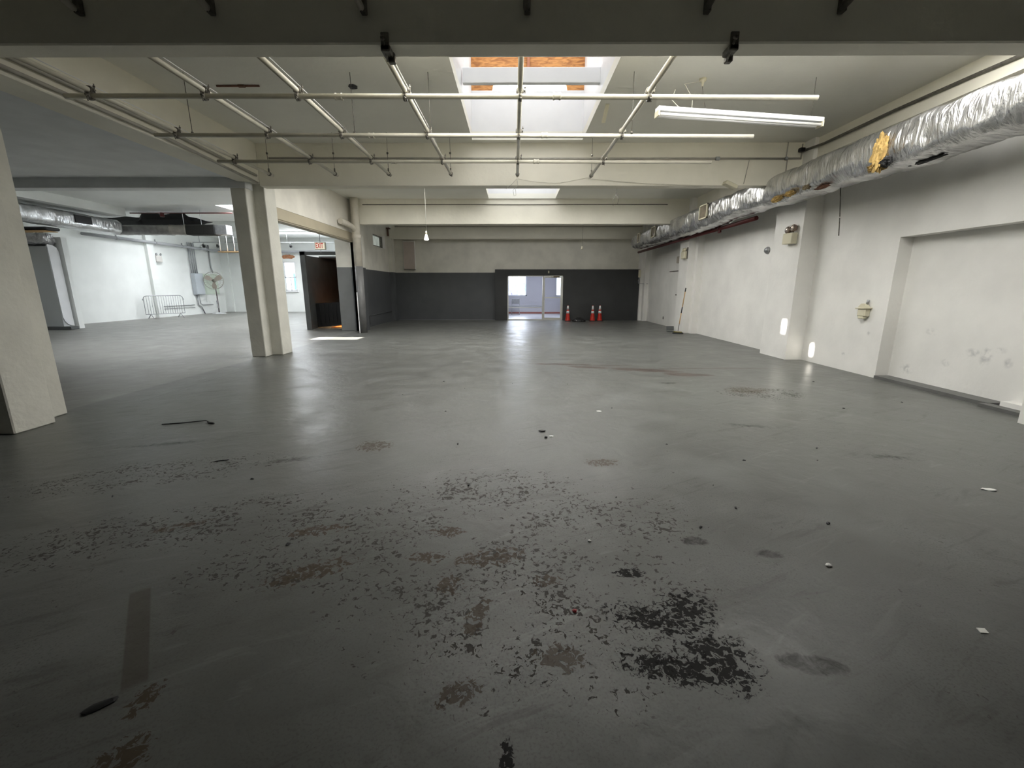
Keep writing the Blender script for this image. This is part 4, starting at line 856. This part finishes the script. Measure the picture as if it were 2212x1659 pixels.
# ================================================================== LEFT ROOM THINGS
# foil ducts
t = empty('foil_duct_left', (-15.6, 14, 3.8), 'silver foil duct running deep into the left room', 'duct')
duct('duct_shell', [(-15.6, 12.5, 3.84), (-15.6, 17.6, 3.80)], .36, .27, M_foil2, t, wr=.018, n=32, seed=4)
MB().box(-15.26, -15.20, 15.75, 16.35, 3.72, 3.98).build('open_register', M_black, t)
t = empty('steel_cross_duct', (-14, 18, 3.75), 'bare steel duct crossing the left room with a black covered end', 'duct')
duct('duct_run', [(-15.9, 18, 3.745), (-13.6, 18, 3.745)], .20, .19, M_sheet, t, wr=.006, n=28, seed=6)
duct('duct_joint', [(-13.6, 18, 3.745), (-12.95, 18, 3.745)], .205, .185, foil('patched_foil', (.55, .52, .48), .4, strength=.3), t, wr=.016, n=28, seed=9)
MB().cbox((-12.36, 18, 3.74), (1.16, .42, .385), None, .03).build('black_cover', mat('black_fabric_cover', (.03, .03, .028), .8, bump=.3), t)
MB().cbox((-11.55, 18, 3.74), (.46, .38, .36), None, .01).build('end_piece', M_galv, t)
for x in (-13.1, -12.4): MB().tube([(x, 18, 3.9), (x, 18, 4.5)], .012, 6).build('hanger', M_white, t)
m_ = MB(); rows = []
nx = 40
for i in range(nx + 1):
    x = -17.2 + 4.9 * i / nx; tp = 4.30 + .10 * noise.noise(Vector((x * 1.3, 0, 3))) + (.16 if -15.2 < x < -13.4 else 0) ; bt = 3.99 + .05 * noise.noise(Vector((x * 4, 1, 3))) + max(0, (x + 12.9) * .2)
    if x > -12.9: tp -= (x + 12.9) * .35
    rows.append((x, min(4.46, max(tp, bt + .01)), bt))
vs = []; 
for (x, tp, bt) in rows:
    for (y, z) in ((18.5, tp), (18.42, (tp + bt) / 2), (18.5, bt), (18.54, bt), (18.54, tp)): vs.append((x, y, z))
fs = [(i * 5 + k, i * 5 + (k + 1) % 5, (i + 1) * 5 + (k + 1) % 5, (i + 1) * 5 + k) for i in range(nx) for k in range(5)]
m_.add(vs, fs + [tuple(range(5)), tuple(nx * 5 + k for k in range(5))]); tag(m_.build('torn_black_membrane', M_black), 'torn black membrane hanging above the steel duct', 'membrane')
t = empty('red_sprinkler_pipe', (-13, 17.7, 4.42), 'thin red sprinkler pipe under the ceiling of the left room', 'pipe')
MB().tube([(-15.0, 17.8, 4.35), (-11.0, 17.8, 4.35)], .022, 8).build('pipe_run', M_red, t)
MB().lathe([(.07, -.06), (.08, 0), (.06, .1)], (-13.75, 17.8, 4.27), (0, 0, 1), 12).build('valve', M_red, t)
t = empty('hanging_shelf', (-11.0, 18.3, 3.5), 'small wooden shelf hung on four white rods', 'hanging shelf')
xs = [-11.95 + .29 * k for k in range(4)]
for k, x in enumerate(xs): MB().tube([(x, 18.25, 3.55), (x, 18.25, 2.95)], .012, 6).build('rod', M_white, t)
MB().cbox((-11.52, 18.25, 2.93), (.92, .30, .035), None, .006).build('shelf_board', M_wood, t)

# grey wrapped cabinet + foil elbow
t = empty('grey_cabinet', (-17.0, 15.9, 0), 'tall grey cabinet with a white curved side behind the nearest column', 'cabinet')
MB().cbox((-17.45, 16.1, 1.50), (1.68, .38, 2.90), None, .008).build('body', mat('flat_grey_enamel', (.46, .48, .48), .5), t)
MB().prism([(15.92, .45), (15.97, .30), (16.05, .19), (16.16, .13), (16.28, .11), (16.28, 2.8), (16.22, 2.92), (16.1, 3.0), (15.92, 3.02)], (-16.605, 0, 0), (0, 1, 0), (0, 0, 1), (.025, 0, 0)).build('side_panel', M_white, t)
MB().cbox((-17.1, 15.95, .055), (1.7, .3, .11), None, .01).build('plinth', M_greymetal, t)
t = empty('foil_elbow', (-17.1, 15.9, 3.1), 'crumpled foil elbow resting on the grey cabinet', 'duct elbow')
duct('elbow_shell', [(-18.3, 16.1, 3.23), (-16.64, 16.1, 3.21)], .20, .19, foil('bright_crumpled_foil', (.9, .9, .92), .22, .35, .9), t, wr=.05, n=28, seed=12)
tag(MB().cbox((-17.0, 15.4, 3.46), (2.6, .5, .10), None, .03).build('black_gap_bar', M_black), 'black bar standing in for the dark gap under the foil duct', 'dark gap')  # solid black bar put in for the shade of the gap under the duct
tag(MB().cbox((-16.9, 15.35, 3.38), (2.3, .5, .025), None, .01).build('timber_bearer', M_wood), 'pale timber bearer under the black gap bar', 'bearer')
# steel wall pipe of left room
t = empty('heating_pipe', (-18.2, 24, 3.72), 'thick grey pipe along the walls of the left room', 'pipe')
MB().tube([(-18.2, 19.0, 3.74), (-18.2, 27.6, 3.72), (-18.1, 27.75, 3.70), (-5.9, 27.75, 3.66)], .07, 12).build('pipe_run', mat('grey_pipe_paint', (.40, .41, .43), .45), t)
for y in (20.6, 22.8, 24.6, 26.6): MB().lathe([(.085, -.03), (.085, .03)], (-18.2, y, 3.73), (0, 1, 0), 12).cbox((-18.2, y, 3.83), (.04, .05, .14)).build('pipe_collar', M_galv, t)
# track lighting
t = empty('track_rail', (-12, 25.6, 4.02), 'thin lighting track under the ceiling of the left room', 'track rail')
MB().cbox((-12.1, 25.6, 4.03), (12.4, .035, .035)).build('rail', M_galv, t)
for x in (-17.9, -12.9, -8.5): MB().tube([(x, 25.6, 4.04), (x, 25.6, 4.5)], .010, 6).build('rail_hanger', M_galv, t)
spot = None
for k, (x, lb) in enumerate(((-17.7, 'black spotlight on the track, first from the bright side wall'), (-16.9, 'black spotlight on the track, second from the bright side wall'), (-15.66, 'black spotlight on the track, third, beside the hanging shelf'), (-15.36, 'black spotlight on the track, fourth, just before the column'), (-12.73, 'black spotlight on the track seen through the roller opening'))):
    if spot is None:
        spot = empty('track_spotlight', (x, 25.6, 4.0), lb, 'spotlight', 'track spotlights')
        MB().tube([(x, 25.6, 4.01), (x, 25.6, 3.90)], .012, 6).build('stem', M_galv, spot)
        MB().lathe([(.03, -.10), (.05, -.08), (.07, .06), (.075, .07), (.0, .06)], (x, 25.6, 3.84), (.5, -.5, -.6), 14).build('lamp_can', M_black, spot)
    else: dup(spot, (x, 25.6, 4.0), lb)
# electrical panel and conduits
t = empty('electrical_panel', (-18.33, 25.5, 1.7), 'grey electrical panel with conduits on the bright side wall', 'electrical panel')
MB().cbox((-18.28, 25.5, 1.72), (.22, .70, 1.20), None, .01).build('cabinet_box', mat('panel_grey', (.42, .45, .48), .45), t)
MB().cbox((-18.16, 25.5, 1.72), (.02, .64, 1.14), None, .004).build('panel_door', mat('panel_door_grey', (.50, .54, .58), .45), t)
for y in (25.2, 25.35, 25.5, 25.65): MB().tube([(-18.33, y, 2.32), (-18.33, y, 4.0)], .028, 8).build('conduit', M_galv, t)
MB().tube([(-18.33, 25.35, 1.12), (-18.33, 25.35, .55), (-18.33, 25.6, .4), (-18.3, 25.75, .02)], .03, 8).tube([(-18.33, 25.5, 1.12), (-18.33, 25.55, .62), (-18.33, 25.7, .52), (-18.33, 26.6, .52)], .02, 8).build('lower_conduit', M_galv, t)
tag(MB().cbox((-18.385, 26.65, 1.72), (.02, 1.5, 1.2)).build('painted_patch', M_green), 'pale green painted board behind the pedestal fan', 'board')
tag(MB().tube([(-18.37, 22.75, .55), (-18.37, 25.1, .55)], .02, 8).tube([(-18.37, 22.75, .42), (-18.37, 25.1, .42)], .015, 8).build('wall_pipe', M_galv), 'pair of low pipes on the bright side wall behind the barrier', 'pipe')
tag(MB().tube([(-18.34, 26.9, 4.0), (-18.34, 26.9, 2.7), (-18.30, 26.95, 2.4)], .035, 8).tube([(-18.34, 26.7, 4.0), (-18.34, 26.7, 3.6)], .02, 8).build('riser_conduit', M_galv), 'conduit dropping behind the pedestal fan', 'conduit')
t = empty('emergency_light', (-18.3, 22.95, 3.0), 'emergency light high on the bright side wall of the left room', 'emergency light', 'emergency lights')
MB().cbox((-18.30, 22.95, 2.96), (.12, .40, .32), None, .02).build('battery_box', mat('dull_cream', (.6, .58, .55), .5), t)  # greyer cream than the cream plastic
for dy in (-.14, .14): MB().lathe([(.03, .05), (.07, 0), (0, -.02)], (-18.26, 22.95 + dy, 3.18), (1, 0, -.2), 14).build('lamp_head', M_galv, t)
lumpy('brick_patch', (-14.15, 27.985, 3.40), (.36, .010, .12), M_brick, 'patch of bare orange brick above the left room window', 'brick patch', 4, 4, .5)
t = empty('strip_light', (-5.9, 11, 3.2), 'white strip light just inside the roller opening', 'light fixture')
MB().cbox((-6.15, 11.3, 3.30), (.14, 2.0, .07), None, .01).build('housing', M_white, t)
for y in (10.5, 12.1): MB().tube([(-6.15, y, 3.32), (-6.15, y, 4.5)], .005, 5).build('hanging_wire', M_iron, t)

# crowd barrier
bc = Vector((-17.72, 22.12, 0)); bd = Vector((.50, .866, 0)); bn = Vector((.866, -.50, 0))
t = empty('crowd_barrier', bc, 'grey steel crowd barrier standing by the bright side wall', 'barrier')
def bp_(a, z, n=0): return bc + bd * a + Vector((0, 0, z)) + bn * n
W_ = .84; out = []
for (cx_, cz_, a0) in ((W_ - .15, .97, 0), (-W_ + .15, .97, 90), ):
    for k in range(7):
        a = math.radians(a0 + 90 * k / 6); out.append(bp_(cx_ + .15 * math.cos(a), cz_ + .15 * math.sin(a)))
out += [bp_(-W_, .22), bp_(W_, .22)]
MB().tube(out, .019, 8, closed=True).build('frame', M_galv, t)
for k in range(15): a = -W_ + .12 + k * (2 * W_ - .24) / 14; MB().tube([bp_(a, .22), bp_(a, 1.12)], .009, 6).build('bar', M_galv, t)
for a in (-.64, .64): MB().tube([bp_(a, .01, -.32), bp_(a, .22, 0), bp_(a, .01, .32)], .018, 8).build('foot', M_galv, t)
for a in (-W_ - .03, W_ + .03): MB().tube([bp_(a, .9), bp_(a, .98)], .02, 6).build('hook', M_galv, t)

# pedestal fan
fcx, fcy, fz = -17.62, 25.9, 1.92
t = empty('pedestal_fan', (fcx, fcy, 0), 'large industrial pedestal fan near the electrical panel', 'fan')
M_fan = mat('fan_metal', (.34, .33, .29), .45, metal=.3); M_fan2 = mat('fan_blade_paint', (.36, .31, .26), .4)
MB().lathe([(.36, 0), (.36, .02), (.30, .05), (.06, .08)], (fcx + .05, fcy, 0), n=28).build('base', mat('fan_base_grey', (.55, .56, .58), .4), t)
MB().tube([(fcx + .05, fcy + .02, .06), (fcx + .05, fcy + .02, 1.0)], .034, 12).build('lower_pole', mat('fan_pole', (.12, .10, .10), .4), t)
MB().tube([(fcx + .05, fcy + .02, 1.0), (fcx + .03, fcy + .02, 1.78)], .026, 12).build('upper_pole', MATS['fan_pole'], t)
ax = Vector((.35, -.93, .05)).normalized(); u_ = ax.cross(Vector((0, 0, 1))).normalized(); v_2 = u_.cross(ax); cc = Vector((fcx, fcy, fz))
def circ(r, off, n=48): return [cc + ax * off + (u_ * math.cos(2 * PI * k / n) + v_2 * math.sin(2 * PI * k / n)) * r for k in range(n)]
g_ = MB(); g_.tube(circ(.50, 0), .013, 6, closed=True); g_.tube(circ(.49, .09), .006, 5, closed=True); g_.tube(circ(.33, .12), .004, 5, closed=True); g_.tube(circ(.17, .13), .004, 5, closed=True); g_.tube(circ(.33, -.10), .004, 5, closed=True)
for k in range(24):
    a = 2 * PI * k / 24; d = u_ * math.cos(a) + v_2 * math.sin(a)
    g_.tube([cc + ax * .13 + d * .07, cc + ax * .12 + d * .33, cc + ax * .07 + d * .49, cc + d * .50, cc - ax * .08 + d * .42, cc - ax * .11 + d * .1], .003, 4)
g_.build('guard', M_fan, t)
for k in range(3):
    a = 2 * PI * k / 3 + .5; d = u_ * math.cos(a) + v_2 * math.sin(a); e = ax.cross(d)
    vs = []
    for (r, w0, w1, tw) in ((.07, -.05, .05, .03), (.2, -.11, .10, .05), (.34, -.14, .13, .055), (.44, -.11, .11, .05), (.46, -.05, .06, .03)):
        vs += [cc + d * r + e * w0 - ax * tw, cc + d * r + e * w1 + ax * tw]
    vs += [v + ax * .006 for v in vs[:]]
    fs = []
    for i in range(4):
        fs += [(2 * i, 2 * i + 1, 2 * i + 3, 2 * i + 2), (10 + 2 * i, 12 + 2 * i, 13 + 2 * i, 11 + 2 * i), (2 * i, 2 * i + 2, 12 + 2 * i, 10 + 2 * i), (2 * i + 1, 11 + 2 * i, 13 + 2 * i, 3 + 2 * i)]
    fs += [(0, 10, 11, 1), (8, 9, 19, 18)]
    MB().add(vs, fs, False).build('blade', M_fan2, t)
MB().lathe([(.0, .14), (.06, .13), (.07, .06), (.05, .02)], cc, ax, 18).build('hub', M_iron, t)
MB().lathe([(.07, -.02), (.10, -.05), (.10, -.22), (.06, -.26), (0, -.27)], cc, ax, 18).build('motor', M_fan, t)
MB().cbox((fcx + .1, fcy - .12, .55), (.05, .05, .45), Matrix.Rotation(.1, 3, 'X'), .01).build('chain_and_cord', M_galv, t)

# ================================================================== FLOOR LITTER
M_paper = mat('white_paper_scrap', (.78, .78, .74), .6)
def scrap(name, x, y, sx, sy, sz, m, lab, cat, rz=0.0, seed=0, grp=None):
    o = lumpy(name, (x, y, sz * .8), (sx, sy, sz), m, lab, cat, seed, 2, .6); o.rotation_euler.z = rz
    if grp: o['group'] = grp
    return o
scrap('black_rubber_scrap', .30, 4.39, .035, .022, .010, M_black, 'black rubber crumb in the middle of the floor, the larger of two', 'scrap', .2, 1)
scrap('black_rubber_scrap', .33, 4.19, .016, .014, .010, M_black, 'tiny square black crumb beside the white chip', 'scrap', .2, 2)
scrap('white_chip', .39, 4.23, .022, .014, .004, M_paper, 'white paint chip beside the small black crumb', 'chip', .1, 3)
scrap('white_chip', 1.74, 2.11, .020, .013, .008, M_paper, 'curled white paint chip on the floor right of the dark oily stain', 'chip', .1, 4)
tag(MB().prism([(-.022, -.012), (.012, -.016), (.022, .012), (-.012, .016)], (2.10, 1.65, .001), (1, 0, 0), (0, 1, 0), (0, 0, .003)).build('paper_scrap', M_paper), 'flat white paper scrap near the right edge of the floor', 'paper scrap')
scrap('white_chip', 3.62, 3.04, .05, .022, .005, M_paper, 'long pale chip on the floor toward the right wall', 'chip', -.3, 6)
scrap('white_chip', 1.06, 5.17, .03, .02, .003, M_paper, 'white flake near the long water stain', 'chip', 0, 7)
scrap('glass_crumb', .46, 2.34, .010, .008, .007, M_paper, 'tiny bright crumb with a black tip above the oily stain', 'crumb', 0, 8)
scrap('red_scrap', .29, 1.76, .011, .011, .006, mat('dark_red_plastic', (.25, .01, .015), .4), 'small dark red plastic scrap left of the oily stain', 'scrap', .1, 9)
scrap('black_leaf_scrap', -1.52, 1.28, .055, .018, .006, M_black, 'black leaf shaped scrap at the lower left of the floor', 'scrap', .75, 10)
scrap('black_rubber_scrap', -2.6, 3.57, .06, .006, .005, M_black, 'short dark stick on the floor left of centre', 'stick', .35, 11)
tag(MB().tube([(-3.95, 4.60, .006), (-3.75, 4.66, .006), (-3.52, 4.70, .02), (-3.42, 4.64, .008)], .006, 6).tube([(-3.47, 4.66, .01), (-3.38, 4.62, .01)], .011, 6).build('cable_offcut', M_black), 'thin black cable offcut on the floor near the first column', 'cable offcut')
litter = [(-1.15, 6.9), (-.75, 6.4), (-.02, 6.75), (.85, 6.7), (-.85, 5.15), (1.25, 5.3), (1.5, 4.0), (2.05, 3.6), (2.7, 3.6), (1.55, 3.1), (-.55, 4.0), (-.35, 3.1), (.75, 2.9), (2.9, 3.9), (1.2, 2.5), (2.05, 2.55), (4.2, 5.3), (-2.1, 3.2), (-2.4, 6.7), (-1.6, 6.0), (5.2, 5.6), (4.9, 6.9), (1.55, 2.75), (-1.35, 2.3), (-2.95, 2.9)]
c0 = None
for k, (x, y) in enumerate(litter):
    if c0 is None:
        c0 = lumpy('dirt_crumb', (x, y, .005), (.018, .012, .007), M_black, 'small dark crumb of dirt scattered on the grey floor', 'crumb', 20, 2, .6); c0['group'] = 'dirt crumbs on the floor'
    else:
        c = c0.copy(); COL.objects.link(c); c.location = (x, y, .005); s_ = random.uniform(.45, 1.0); c.scale = (s_, s_ * random.uniform(.6, 1), s_); c.rotation_euler.z = random.uniform(0, 3)
